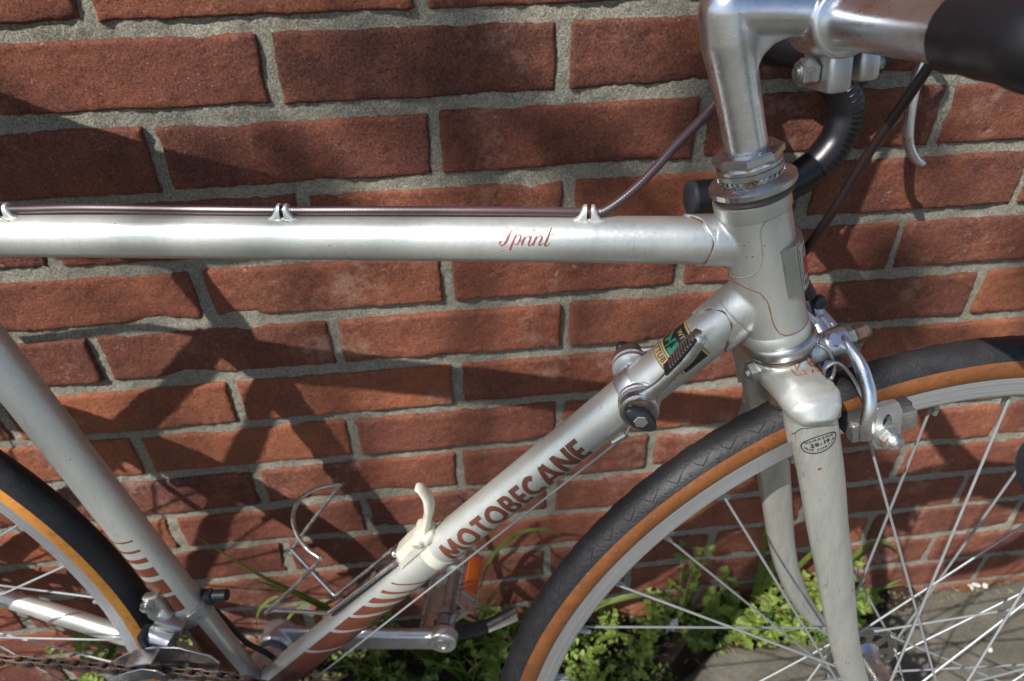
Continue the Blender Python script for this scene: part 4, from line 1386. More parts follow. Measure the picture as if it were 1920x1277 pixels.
mb = MB(); hexnut(mb, BP(46.8, 0, 0), KF, 6.2, 6); mb.lathe(BP(52.5, 0, 0), KF, [(0, 5.2), (2, 5.0), (4, 3.8), (5, 1.5), (5.2, .01)], 24); part(mb, 'cap_nut', M['rusty'], brake, sharp=20)
for s_ in (-1, 1):
    mb = MB(); tt_ = 37 if s_ < 0 else 31
    pts = spline([BP(tt_, s_ * -8, 8), BP(tt_, 0, 0.5), BP(tt_, s_ * 11, -1), BP(tt_ + 1, s_ * 21, -8), BP(tt_, s_ * 29, -20), BP(tt_ - 3, s_ * 33.5, -31), BP(tt_ - 6, s_ * 34.5, -41), BP(tt_ - 7, s_ * 34, -51)], 5)
    n_ = len(pts)
    mb.tube(pts, [1.0] * n_, 18, ref=tuple(KF), sq=[(interp([(0, 3), (8, 3.6), (20, 4.2), (36, 5.0)], i), interp([(0, 4), (6, 8.6), (12, 5.6), (20, 4.2), (30, 3.4), (36, 2.6)], i)) for i in range(n_)])
    mb.tube([BP(tt_ - 4, 0, 0), BP(tt_ - 3, 0, 0), BP(tt_ + 3, 0, 0), BP(tt_ + 4, 0, 0)], [8.6, 9.6, 9.6, 8.6], 28)
    arm = part(mb, 'brake_arm', M['alloy'], brake)
    # cable end of the arm reaches up on the far side
    mb = MB(); mb.tube([BP(tt_, 0, 2), BP(tt_ - 2, 10 + (6 if s_ < 0 else 0), 12), BP(tt_ - 8, 16 if s_ < 0 else 8, 26 if s_ < 0 else 20), BP(tt_ - 10, 18 if s_ < 0 else 8, 38 if s_ < 0 else 24)], [6, 5, 4.4, 4.4], 12, sq=(.7, 1)); part(mb, 'cable_arm', M['alloy_dull'], brake)
    # shoe bracket with slot, holder, rubber block, acorn nut
    y0 = 33.5 * s_
    c = V((-89, y0, 308.5)); ex = V((.985, 0, .17)); ez = V((-.17, 0, .985))
    mb = MB()
    o_ = [(-8.2, -17), (8.2, -17), (9.0, -14), (9.0, 11), (6.5, 15), (0, 16), (-7, 15), (-9, 11), (-9, -14)]
    hole = [(3.0 * math.cos(a), 6.2 * math.sin(a) + 3) for a in [2 * math.pi * i / 16 for i in range(16)]]
    out_ = []
    for i in range(16):
        a = 2 * math.pi * i / 16
        cx, sy = math.cos(a), math.sin(a); k = 1 / max(abs(cx) / 9.2, abs(sy) / 16.5); k = min(k, 17.2)
        out_.append((cx * k * .98, sy * k * .98))
    vs = []; ly = (-2.3, 2.3)
    for ring_, dep in ((out_, 0), (out_, 1), (hole, 1), (hole, 0)):
        for x_, z_ in ring_: vs.append(c + ex * x_ + ez * z_ + V((0, ly[dep] * s_ * -1, 0)))
    fs = []
    for r_ in range(4):
        for j in range(16):
            fs.append((r_ * 16 + j, r_ * 16 + (j + 1) % 16, ((r_ + 1) % 4) * 16 + (j + 1) % 16, ((r_ + 1) % 4) * 16 + j))
    mb.add(vs, fs); part(mb, 'shoe_bracket', M['alloy_dull'], brake, sharp=25)
    mb = MB(); pc = V((-84, 19.2 * s_, 302)); mb.box(pc + V((0, 5.4 * s_, 0)), ex, ez, (0, 1, 0), 21, 6.6, 3.6, 1.2); part(mb, 'shoe_holder', M['zinc'], brake)
    mb = MB(); mb.box(pc - V((0, 2.2 * s_, 0)) - ez * 0 + ez * 2, ex, ez, (0, 1, 0), 22, 6.0, 4.6, 1.0); part(mb, 'brake_block', M['rubber'], brake)
    mb = MB(); nc = c + V((0, 2.5 * s_, 0)) + ez * -6.5; mb.lathe(nc, V((0, s_, 0)), [(0, 8.2), (1.2, 8.2), (1.5, 7.4)], 28); hexnut(mb, nc + V((0, 1.4 * s_, 0)), (0, s_, 0), 6.8, 5); mb.lathe(nc + V((0, 6.2 * s_, 0)), V((0, s_, 0)), [(0, 5.6), (2, 5.5), (4, 4.4), (5.4, 2.4), (5.8, .01)], 24)
    mb.tube([pc, nc + V((0, 3 * s_, 0))], 3, 12); part(mb, 'acorn_nut', M['zinc'], brake, sharp=25)
    # return spring
    sp = spline([BP(20, s_ * 5, 8), BP(25, s_ * 9, 3), BP(27, s_ * 11, -8), BP(24, s_ * 12, -16), BP(19, s_ * 13, -14), BP(20, s_ * 14, -6), BP(27, s_ * 15, -4), BP(33, s_ * 18, -14), BP(36, s_ * 24, -30), BP(38, s_ * 28, -40), BP(40, s_ * 29, -54)], 6)
    mb = MB(); mb.tube(sp, 1.15, 8); part(mb, 'return_spring', M['zinc'], brake)
    mb = MB(); mb.tube([BP(34, s_ * 26, -38), BP(36, s_ * 26.4, -38), BP(43, s_ * 28, -37.5)], [3.8, 4.3, 4.0], 18); part(mb, 'spring_peg', M['alloy'], brake)
mb = MB(); mb.tube([BP(26, 7, 34), BP(22, 5, 46), BP(20, 4, 52)], [4.2, 4.2, 3.2], 14); mb.tube([BP(28, 8, 14), BP(26, 7, 34)], 1.0, 8); hexnut(mb, BP(30, 9, 28), (.2, -1, 0), 4.6, 6)
part(mb, 'barrel_adjuster', M['black'], brake)

# ------------------------------------------------------------------ shift levers on the down tube
sh = empty('shift_levers', bike)
mb = MB(); mb.lathe(cD.p(99.5, 0, -cD.r), cD.d, [(0, 14.9), (0, 16.4), (.8, 16.9), (11.2, 16.9), (12, 16.4), (12, 14.9)], 56)
part(mb, 'clamp_band', M['alloy_dull'], sh)
for s_ in (-1, 1):
    c = V((-78.5, 0, 652)) if s_ < 0 else V((-81, 0, 655))
    Y = V((0, s_, 0))
    mb = MB(); mb.lathe(c + Y * 14, Y, [(0, 11), (.5, 12.6), (3, 12.8), (3.6, 11.6), (5, 11.6), (5.4, 12.8), (6.6, 12.8), (7, 10)], 40)
    part(mb, 'lever_boss', M['alloy_dull'], sh)
    mb = MB(); mb.lathe(c + Y * 21, Y, [(0, 9), (.4, 12.2), (6.0, 12.2), (6.6, 11.2), (7, 8)], 40); mb.lathe(c + Y * 28, Y, [(0, 8), (.3, 11.0), (1.6, 11.0), (2, 8)], 40)
    # arm rises along the tube and widens to a ribbed thumb pad
    d = V((.50, 0, .866)) if s_ < 0 else V((.90, 0, .43)).normalized(); nrm = V((-d.z, 0, d.x))
    pts = [c + Y * 24.5 + d * 4, c + Y * 25 + d * 14 + nrm * 1, c + Y * 26 + d * 24, c + Y * 26 + d * 33, c + Y * 25 + d * 43 - nrm * 1, c + Y * 24.5 + d * 53 - nrm * .5, c + Y * 24 + d * 60 + nrm * 1.0, c + Y * 24 + d * 64 + nrm * 1.5]
    P = spline(pts, 5); n_ = len(P)
    mb.tube(P, 1.0, 18, ref=(0, 1, 0), sq=[(interp([(0, 3.2), (8, 2.6), (15, 3.2), (22, 5.4), (30, 6.4), (n_ - 3, 5.6), (n_ - 1, 2.4)], i), interp([(0, 8), (8, 4.0), (15, 3.6), (24, 4.6), (n_ - 3, 4.2), (n_ - 1, 1.8)], i)) for i in range(n_)])
    lv = part(mb, 'shift_lever', M['chrome'], sh)
    mb = MB()
    for k in range(12):
        q = c + Y * 24.6 + d * (33 + k * 2.35) + nrm * (4.0 + (.3 if k > 8 else 0) - (.7 if k < 2 else 0))
        mb.box(q, (0, 1, 0), d, nrm, 5.2 - (.8 if k in (0, 11) else 0), .62, 1.0)
    tag(part(mb, 'grip_rib', M['alloy'], lv), kind='stuff')
    mb = MB(); mb.box(c + Y * 24.6 + d * 46 + nrm * 3.6, (0, 1, 0), d, nrm, 5.4, 14.5, .9, .5); part(mb, 'grip_pad', M['black'], lv)
    mb = MB(); mb.lathe(c + Y * 30, Y, [(0, 10.2), (.3, 10.6), (.9, 10.6), (1, 8)], 36); part(mb, 'washer', M['rusty'], sh)
    # black wing screw
    mb = MB(); w = []
    for k in range(40):
        a = 2 * math.pi * k / 40
        lob = max(0, math.cos(a)) ** 6 + max(0, -math.cos(a)) ** 6
        r_ = 6.6 + 5.0 * lob
        w.append((r_ * math.cos(a - .62), r_ * math.sin(a - .62)))
    mb.prism(w, c + Y * 31, (1, 0, 0), (0, 0, 1), Y, 6.5, 1.2)
    part(mb, 'wing_screw', M['black'], sh, sharp=50)
    mb = MB(); hexnut(mb, c + Y * 35.8, Y, 4.4, 2.4, .4); part(mb, 'screw_head', M['zinc'], sh, sharp=20)
# bare shift cables running to the bottom bracket
for s_, a_, b_ in ((-1, (-84.5, -17, 624), (-400, -9, 250)), (1, (-86, 17, 626), (-400, 9, 250))):
    mb = MB(); P = [V(a_) + V((3, 0, 10)), V(a_), V(b_)]
    mb.tube([P[0], P[1], P[1].lerp(P[2], .5), P[2]], .85, 8); part(mb, 'shift_cable', M['steel'])
mb = MB(); mb.tube([V((-92, -16, 617)), V((-84, -17, 625))], [1.8, 2.2], 10); part(mb, 'cable_ferrule', M['chrome'], sh)

# ------------------------------------------------------------------ bottle cage
cage = empty('bottle_cage', bike)
R_ = 1.75
loop = spline([V((-354, 30, 446)), V((-330, 35, 480)), V((-306, 37, 513))], 6) + \
    spline([V((-304.5, 36.5, 515.5)), V((-309, 32, 519)), V((-318, 22, 524)), V((-326, 8, 526.5)), V((-327, -8, 524)), V((-320, -22, 520)), V((-309, -32, 516)), V((-299, -37, 513.5))], 6) + \
    spline([V((-298, -37.5, 511.5)), V((-325, -36, 477)), V((-354.5, -34, 441))], 6)
lowfar = spline([V((-356, 28.5, 444.5)), V((-337, 20, 427)), V((-317, 9.5, 412.5))], 6) + spline([V((-314.5, 8.5, 412.5)), V((-285, 8.3, 445)), V((-254, 8, 480))], 5)
lownear = spline([V((-356, -32.5, 438.5)), V((-350, -26, 434)), V((-318, -10, 413))], 6) + spline([V((-315, -8.3, 412.7)), V((-285, -8.2, 444)), V((-250, -8, 481))], 5)
for nm, P in (('bottle_hoop', loop), ('cage_wire', lowfar), ('cage_wire', lownear)):
    mb = MB(); mb.tube(P, R_, 12); part(mb, nm, M['chrome_rust'], cage)
mb = MB(); q0 = V((-312, 0, 399)); dd = (V((-246, 0, 474)) - q0).normalized(); up_ = V((-dd.z, 0, dd.x))
mb.box(q0 + dd * 44 + up_ * 5.5, dd, (0, 1, 0), up_, 42, 6.2, .7); part(mb, 'mounting_strip', M['rusty'], cage)
for t in (18, 66):
    mb = MB(); hexnut(mb, q0 + dd * t + up_ * 6.2, up_, 4, 3); part(mb, 'mounting_screw', M['rusty'], cage, sharp=20)
mb = MB(); mb.ball(V((-254, 0, 482)), 3.6, 12, (1, 1.6, 1)); part(mb, 'strap_bolt', M['chrome_rust'], cage)


def ny1(mb): mb.prism([(-251, 473), (-245, 470), (-236, 481), (-224, 495), (-218.5, 505), (-221, 512), (-228, 514), (-234, 509), (-244, 497), (-252, 486)], V((0, -11, 0)), (1, 0, 0), (0, 0, 1), (0, 1, 0), 22, 5)
def ny2(mb): mb.tube(spline([V((-229, 0, 503)), V((-226, 0, 518)), V((-223, 0, 531)), V((-223.5, 0, 542)), V((-228, 0, 551)), V((-232, 0, 553))], 5), [7.4, 7.2, 6.8, 6.5, 6.3, 6.2, 6.2, 6.3, 6.5, 6.7, 6.9, 7.0, 7.0, 6.8, 6.5, 6.1, 5.6, 5.2, 4.9, 4.6, 4.4, 4.2, 4.0, 3.8, 3.5, 2.8][:26], 20, sq=(1.3, .55), ref=(0, 1, 0))
def ny3(mb): mb.tube([V((-232, -13.5, 504)), V((-232, -8, 506)), V((-231, 9, 507))], [4.2, 5, 5], 16)


blend([ny1, ny2, ny3], .55, 12, 'nylon_catch', M['nylon'], cage)
mb = MB(); vs = []
cN = Cyl(DA, DB, 15.5)
for j in range(40):
    a = -150 + 300 * j / 39
    for t in (311 + 3 * math.cos(math.radians(a)), 324): vs.append(cN.p(t, a))
    vs.append(cN.p(324, a, -.7)); vs.append(cN.p(311 + 3 * math.cos(math.radians(a)), a, -.7))
mb.add(vs, [(j * 4 + i, j * 4 + (i + 1) % 4, (j + 1) * 4 + (i + 1) % 4, (j + 1) * 4 + i) for j in range(39) for i in range(4)])
part(mb, 'nylon_strap', M['nylon'], cage)

# ------------------------------------------------------------------ crankset, chain, front derailleur
crank = empty('crankset', bike)
BB2 = V((-411, 0, 271))


def arm_mesh(a, b, s_):
    """tapered forged arm with eased edges and a round pedal boss"""
    def f1(mb):
        d = (b - a).normalized(); k = 10; pts = [a + (b - a) * (i / k) for i in range(k + 1)]
        mb.tube(pts, 1.0, 28, ref=tuple(V((0, 1, 0)).cross(d)), sq=[(interp([(0, 17.5), (3, 14.6), (8, 12.6), (10, 12.6)], i), interp([(0, 7.6), (4, 6.4), (10, 6.2)], i)) for i in range(k + 1)])
        mb.box((a + b) * .5 + V((0, -.3, 0)), d, V((0, 1, 0)).cross(d), (0, 1, 0), (b - a).length * .46, 10.4, 6.0, 2)
    def f2(mb): mb.tube([b + V((0, y, 0)) for y in (-7, -5.8, 5.8, 7)], [13, 14.6, 14.6, 13], 36)
    def f3(mb): mb.tube([a + V((0, y, 0)) for y in (-13, -10, 10, 13)], [15.5, 17.5, 17.5, 15.5], 36)
    return [f1, f2, f3]


PE = V((-238, 64, 284))
ca = blend(arm_mesh(V((-411, 60, 271)), PE, 1), .85, 6, 'crank_arm', M['alloy_dull'], crank)
mb = MB(); mb.lathe(PE + V((0, -7.3, 0)), V((0, 1, 0)), [(0, 7.6), (-.5, 7.4), (-.5, 5.8), (2.5, 5.6), (2.5, .01)], 32, caps=False); part(mb, 'axle_hole_rim', M['zinc'], crank)
PE2 = V((-582, -64, 258))
blend(arm_mesh(V((-411, -58, 271)), PE2, -1), 1.1, 4, 'crank_arm', M['alloy_dull'], crank)
mb = MB(); mb.tube([BB2 + V((0, y, 0)) for y in (-70, -68, 70, 72)], [6, 8, 8, 6], 20); part(mb, 'crank_axle', M['steel'], crank)


def ring_mesh(R, teeth, y, inner, th=3.2):
    mb = MB(); n = teeth * 4; vs = []
    for j in range(n):
        a = 2 * math.pi * j / n
        ph = j % 4
        ro = R + (4.2, 1.6, -3.6, 1.6)[ph] - 1.0
        tw = (.55, .8, 1, .8)[ph]
        for r, yy in ((inner, -th / 2), (R - 6.5, -th / 2), (ro, -th / 2 * tw), (ro, th / 2 * tw), (R - 6.5, th / 2), (inner, th / 2)):
            vs.append(BB2 + V((r * math.cos(a), y + yy, r * math.sin(a))))
    fs = [(j * 6 + i, j * 6 + (i + 1) % 6, ((j + 1) % n) * 6 + (i + 1) % 6, ((j + 1) % n) * 6 + i) for j in range(n) for i in range(6)]
    mb.add(vs, fs); return mb


RR = 48 * 12.7 / (2 * math.pi)
part(ring_mesh(RR, 48, -45, 74), 'chainring', M['alloy_dull'], crank, sharp=30)
part(ring_mesh(39 * 12.7 / 2 / math.pi, 39, -38, 60), 'chainring', M['alloy_dull'], crank, sharp=30)
for k in range(5):
    a = 2 * math.pi * k / 5 + .5; d = V((math.cos(a), 0, math.sin(a)))
    mb = MB(); mb.tube([BB2 + V((0, -50, 0)) + d * r for r in (14, 40, 66, 76)], 1.0, 16, ref=(0, 1, 0), sq=[(5, 11), (4, 7), (3.4, 7.5), (3, 6)]); part(mb, 'spider_arm', M['alloy'], crank)
# chain: alternating inner and outer links round ring and cog
RC = 14 * 12.7 / (2 * math.pi); RHc = RH + V((0, 0, 0)); yC = -45
vec = (RHc - BB2); D_ = math.hypot(vec.x, vec.z); th0 = math.atan2(vec.z, vec.x); off = math.acos((RR - RC) / D_)
def on(c, r, a): return V((c.x + r * math.cos(a), yC, c.z + r * math.sin(a)))
aU, aL = th0 - off, th0 + off
path = []
for i in range(61):                       # round the front of the ring, from lower tangent to upper tangent
    path.append(on(BB2, RR, aL + (aU + 2 * math.pi - aL) * i / 60))
for i in range(1, 40): path.append(on(BB2, RR, aU).lerp(on(RHc, RC, aU), i / 40))
for i in range(21): path.append(on(RHc, RC, aU - (aU + 2 * math.pi - aL) % (2 * math.pi) * 0 - (2 * math.pi - (aL - aU) % (2 * math.pi)) * 0 - ((aU - aL) % (2 * math.pi)) * 0 + (-(aU - aL + 2 * math.pi) if False else (aL - aU)) * i / 20))
for i in range(1, 40): path.append(on(RHc, RC, aL).lerp(on(BB2, RR, aL), i / 40))
path.append(path[0])
cum = [0]
for a, b in zip(path[:-1], path[1:]): cum.append(cum[-1] + (b - a).length)
def at_len(L):
    L %= cum[-1]
    lo = 0
    for i in range(len(cum) - 1):
        if cum[i + 1] >= L: lo = i; break
    f = (L - cum[lo]) / max(1e-6, cum[lo + 1] - cum[lo]); return path[lo].lerp(path[lo + 1], f)


NL = int(round(cum[-1] / 12.7)); NL -= NL % 2; PT = cum[-1] / NL
chain = empty('chain', bike)
def side_plate(mb, yo, r, w):
    o_ = []
    for i in range(24):
        a = 2 * math.pi * i / 24
        x = r * math.cos(a); z = r * math.sin(a)
        if math.cos(a) > .2: x += PT / 2
        elif math.cos(a) < -.2: x -= PT / 2
        else: x = PT / 2 * math.cos(a) * 2; z = w * (1 if z > 0 else -1)
        o_.append((x, z))
    mb.prism(o_, V((0, yo, 0)), (1, 0, 0), (0, 0, 1), (0, 1, 0), 1.1, .2)
links = []
for outer in (0, 1):
    mb = MB()
    side_plate(mb, -3.6 if outer else -2.4, 4.3, 3.0); side_plate(mb, 2.5 if outer else 1.3, 4.3, 3.0)
    for sx in (-1, 1): mb.tube([V((sx * PT / 2, y, 0)) for y in ((-4.3, 4.3) if outer else (-2.3, 2.3))], 1.9 if outer else 3.7, 10)
    me = mb.build('link', M['chain'], chain, sharp=30); links.append(me)
for k in range(NL):
    a = at_len(k * PT); b = at_len((k + 1) * PT); mid = (a + b) * .5; d = b - a
    mt = Matrix.Translation(mid * .001) @ Matrix.Rotation(-math.atan2(d.z, d.x), 4, 'Y')
    if k < 2: o = links[k]
    else:
        o = bpy.data.objects.new('link', links[k % 2].data); COL.objects.link(o); o.parent = chain
    o.matrix_local = mt
mb = MB(); 
for i, (r, y) in enumerate(((56, -22), (48, -28), (40, -34), (34, -40))):
    n = 28 - i * 4
    vs = []; 
    for j in range(n * 2):
        a = math.pi * j / n; rr = r + (2 if j % 2 else -2)
        for yy in (-1, 1): vs.append(RH + V((rr * math.cos(a), y + yy, rr * math.sin(a))))
    m_ = n * 2
    mb2_ = MB(); mb2_.add(vs, [(j * 2, j * 2 + 1, ((j + 1) % m_) * 2 + 1, ((j + 1) % m_) * 2) for j in range(m_)] + [tuple(2 * j for j in range(m_)), tuple(2 * j + 1 for j in range(m_))])
    part(mb2_, 'rear_cog', M['chain'], smooth=False)

# far pedal: cage plates parallel to the axle, amber reflector, toe strap
ped = empty('pedal', bike, Matrix.Translation(PE * .001) @ Matrix.Rotation(math.radians(-46), 4, 'Y'))
mb = MB(); mb.tube([V((0, y, 0)) for y in (4, 10, 11, 22, 24, 92)], [7, 7, 10, 10, 7, 6], 20); part(mb, 'pedal_axle', M['chrome_rust'], ped)
mb = MB(); mb.tube([V((0, y, 0)) for y in (24, 30, 32, 82, 84, 92)], [10, 11, 8, 8, 11, 10], 20); part(mb, 'pedal_body', M['zinc'], ped)
for sx in (-1, 1):
    o_ = []
    L0, L1 = 20, 96
    for i in range(39):
        y = L0 + (L1 - L0) * i / 38; o_.append((y, 11.5 + (1.8 if i % 2 else -1.0)))
    for i in range(39):
        y = L1 - (L1 - L0) * i / 38; o_.append((y, -11.5 - (1.8 if i % 2 else -1.0)))
    mb = MB(); mb.prism(o_, V((sx * 29, 0, 0)), (0, 1, 0), (0, 0, 1), (1, 0, 0), 1.8)
    part(mb, 'cage_plate', M['chrome_rust'], ped, smooth=False)
    mb = MB(); mb.box(V((sx * 33.2, 62, 0)), (0, 1, 0), (0, 0, 1), (1, 0, 0), 24, 8, 2.6, 1.0); rf = part(mb, 'reflector', M['amber'], ped)
    mb = MB(); mb.box(V((sx * 31.4, 62, 0)), (0, 1, 0), (0, 0, 1), (1, 0, 0), 27, 9.6, 1.0, .6); part(mb, 'reflector_backing', M['zinc'], ped)
for y in (22, 94):
    mb = MB(); mb.box(V((0, y, -3)), (1, 0, 0), (0, 0, 1), (0, 1, 0), 29, 5, 1.2, .5); part(mb, 'end_plate', M['chrome_rust'], ped)
mb = MB(); P = spline([V((-250, 96, 262)), V((-232, 104, 240)), V((-205, 110, 243)), V((-182, 112, 256)), V((-166, 112, 268))], 7)
mb.tube(P, 1.0, 10, ref=(0, 1, 0), sq=(8.0, .7)); part(mb, 'toe_clip', M['shaded_steel'], sharp=40)

# front derailleur
fd = empty('front_derailleur', bike)
mb = MB(); mb.lathe(cS.p(121, 0, -cS.r), cS.d, [(0, 14.7), (0, 16.4), (.8, 17.2), (13.2, 17.2), (14, 16.4), (14, 14.7)], 56); part(mb, 'clamp_band', M['zinc'], fd)
mb = MB(); mb.box(V((-432, 6, 402)), (1, 0, .2), (0, 1, 0), (-.2, 0, 1), 7, 5, 6, 1.4); mb.tube([V((-424, 6, 405)), V((-412, 6, 407))], 5, 12); part(mb, 'clamp_screw', M['black'], fd)
mb = MB(); mb.prism([(-470, 428), (-456, 432), (-452, 416), (-448, 398), (-462, 392), (-472, 404)], V((0, -20, 0)), (1, 0, 0), (0, 0, 1), (0, 1, 0), 8, 1.5); part(mb, 'bracket', M['zinc'], fd)
mb = MB(); mb.lathe(V((-466, -20, 421)), V((0, -1, 0)), [(0, 5.6), (2, 5.6), (2.2, 4.2), (5, 4.2), (5.4, 3)], 20); part(mb, 'stop_screw', M['chrome_rust'], fd)
mb = MB(); mb.tube([V((-470, -26, 392)), V((-448, -30, 388))], [8.0, 8.0], 24); part(mb, 'link_barrel', M['chrome'], fd)
mb = MB(); mb.box(V((-452, -20, 398)), (1, 0, -.35), (0, 1, 0), (.35, 0, 1), 12, 7, 8, 2); part(mb, 'linkage', M['chrome'], fd)
mb = MB(); mb.box(V((-470, -30, 392)), (1, 0, 0), (0, 1, 0), (0, 0, 1), 3.2, 7.4, 8.8, 1.5); part(mb, 'link_collar', M['black'], fd)
for y, poly in ((-53, [(-514, 334), (-500, 352), (-486, 364), (-470, 374), (-456, 380), (-444, 379), (-438, 373), (-446, 368), (-460, 365), (-476, 357), (-490, 345), (-502, 330), (-510, 326)]),
                (-38.5, [(-515, 345), (-498, 362), (-480, 376), (-455, 388), (-430, 390), (-404, 382), (-398, 373), (-402, 364), (-420, 364), (-440, 366), (-458, 363), (-476, 354), (-492, 341), (-505, 328)])):
    mb = MB(); mb.prism(poly, V((-8, y, 3)), (1, 0, 0), (0, 0, 1), (0, 1, 0), 1.5, .4); part(mb, 'cage_plate', M['chrome'], fd, sharp=30)
mb = MB(); mb.box(V((-466, -45.5, 388)), (1, 0, .28), (0, 1, 0), (-.28, 0, 1), 13, 7.8, 1.0, .5); part(mb, 'cage_bridge', M['chrome'], fd)
mb = MB(); mb.tube(spline([V((-434, 14, 372)), V((-431.6, 20, 350)), V((-419, 20, 320)), V((-396, 20, 298)), V((-380, 12, 270)), V((-392, 4, 246))], 8), 2.6, 12); part(mb, 'cable_housing', M['black_cable'])

# saddle, seatpost, rear brake and rear derailleur
mb = MB(); sp = SEATTOP + cS.d * 4
mb.tube([sp, sp + cS.d * 95, sp + cS.d * 120], [13.4, 13.4, 12.5], 32); part(mb, 'seatpost', M['alloy'])
sc_ = sp + cS.d * 150 + V((0, 0, 0))
def sa1(mb):
    mb.tube([sc_ + V((x, 0, z)) for x, z in ((-135, 8), (-120, 10), (-80, 8), (-30, 2), (40, 0), (110, 2), (150, 0), (160, -4))], 1.0, 36, ref=(0, 1, 0), sq=[(50, 14), (70, 22), (66, 22), (42, 18), (24, 16), (18, 14), (15, 12), (8, 8)])
blend([sa1], 3.0, 6, 'saddle', M['leather'], bike)
for s_ in (-1, 1):
    mb = MB(); mb.tube(spline([sc_ + V((-105, s_ * 30, 0)), sc_ + V((-60, s_ * 22, -26)), sc_ + V((20, s_ * 21, -28)), sc_ + V((90, s_ * 12, -16)), sc_ + V((140, s_ * 5, -6))], 5), 3.5, 10); part(mb, 'saddle_rail', M['steel'])
mb = MB(); mb.box(sc_ + V((-22, 0, -30)), (1, 0, 0), (0, 1, 0), (0, 0, 1), 18, 26, 12, 4); part(mb, 'saddle_clamp', M['chrome'])
rb = empty('rear_brake', bike)
rbc = V((-652, 0, 606))
mb = MB(); mb.tube([rbc + V((-14, 0, -6)), rbc + V((30, 0, 14))], 3.4, 12); part(mb, 'mounting_bolt', M['zinc'], rb)
for s_ in (-1, 1):
    o_ = rbc + V((-26, 0, -12))
    mb = MB(); mb.tube(spline([o_ + V((0, -s_ * 26, 34)), o_ + V((0, -s_ * 10, 12)), o_, o_ + V((0, s_ * 24, -6)), o_ + V((6, s_ * 38, -24)), o_ + V((10, s_ * 36, -48))], 5), 5.0, 12, sq=(1, .7)); part(mb, 'brake_arm', M['alloy'], rb)
    mb = MB(); mb.box(V((-658, s_ * 19, 610)) + V((0, 0, 0)), (.85, 0, .5), (-.5, 0, .85), (0, 1, 0), 21, 6, 5, 1.4); part(mb, 'brake_block', M['rubber'], rb)
mb = MB(); mb.tube([RH + V((4, -58, -18)), RH + V((10, -50, -60)), RH + V((34, -44, -110))], [9, 8, 6], 14, sq=(1, .6)); rd = part(mb, 'rear_derailleur', M['chrome'])
for q in ((14, -46, -62), (32, -45, -108)):
    mb = MB(); mb.lathe(RH + V(q), V((0, 1, 0)), [(-3, 12), (-3, 17), (3, 17), (3, 12)], 24); part(mb, 'jockey_wheel', M['black'], rd)
mb = MB(); mb.tube([V((-582, -70, 258)), V((-582, -160, 258))], 7, 14); mb.box(V((-582, -118, 258)), (1, 0, 0), (0, 1, 0), (0, 0, 1), 30, 38, 9, 2); part(mb, 'pedal', M['chrome_rust'])

# ------------------------------------------------------------------ plants at the foot of the wall (metres)
G = dict(
    grass=leaf_material('grass green', (.105, .165, .032), (.18, .25, .055)),
    dark=leaf_material('dark leaf green', (.035, .085, .018), (.060, .125, .025)),
    lime=leaf_material('fresh leaf green', (.20, .28, .05), (.34, .42, .11)),
    dry=leaf_material('dry straw', (.26, .19, .09), (.36, .28, .15)),
    stalk=plain('pale green stalk', (.16, .20, .07), .6),
    brownleaf=leaf_material('fallen brown leaf', (.20, .085, .035), (.30, .13, .05)),
)
pr = random.Random(21)


def strip_mesh(name, P, w, mat, fold=.25, curl=0.0):
    """a leaf blade along P (metres): tapering, folded along its middle"""
    mb = MB(); n = len(P); vs = []
    for i in range(n):
        t = (P[min(i + 1, n - 1)] - P[max(i - 1, 0)]).normalized()
        side = t.cross(V((0, 0, 1)))
        side = V((1, 0, 0)) if side.length < 1e-3 else side.normalized()
        side = (Matrix.Rotation(curl * i / n, 3, t) @ side)
        up = side.cross(t)
        f = i / (n - 1); ww = w * (min(1, .45 + f * 3) * (1 - f ** 2.2) + .02)
        for k in (-1, 0, 1): vs.append((P[i] + side * ww * .5 * k + up * (abs(k) * fold * ww * .5)) * 1000)
    fs = [(i * 3 + k, i * 3 + k + 1, (i + 1) * 3 + k + 1, (i + 1) * 3 + k) for i in range(n - 1) for k in (0, 1)]
    mb.add(vs, fs)
    return mb


def grass(x, y, n, h, w, label, group='grass tufts at the foot of the wall', lean=0.0, spread=1.0, explicit=None, mat='grass'):
    root = empty('grass_tuft'); root.location = (x, y, 0)
    tag(root, label, 'grass tuft', group)
    for k in range(n):
        a = pr.uniform(0, 2 * math.pi); L = h * pr.uniform(.5, 1.05)
        out = V((math.cos(a) * spread + lean, math.sin(a) * .35 * spread, 0)) * pr.uniform(.25, .8)
        if out.y > 0: out.y *= .3
        P = []; m_ = 9; dro = pr.uniform(.3, .9)
        for i in range(m_ + 1):
            f = i / m_
            P.append(V((pr.uniform(-.002, .002), 0, 0)) * 0 + V((out.x * L * f ** 1.5, out.y * L * f ** 1.5, L * (f - dro * .55 * f ** 2.6))))
        b = V((pr.uniform(-.012, .012), pr.uniform(-.008, .004), -.008))
        P = [p + b for p in P]
        for p in P: p.y = min(p.y, -.004 - y)
        o = strip_mesh('grass_blade', P, w * pr.uniform(.7, 1.2), G[mat], curl=pr.uniform(-1.2, 1.2)).build('grass_blade', G['dry'] if pr.random() < .08 else G[mat], root)
    for (pts, ww) in (explicit or []):
        P = spline([V(p) - V((x, y, 0)) for p in pts], 5)
        strip_mesh('grass_blade', P, ww, G[mat], curl=.6).build('grass_blade', G[mat], root)
    return root


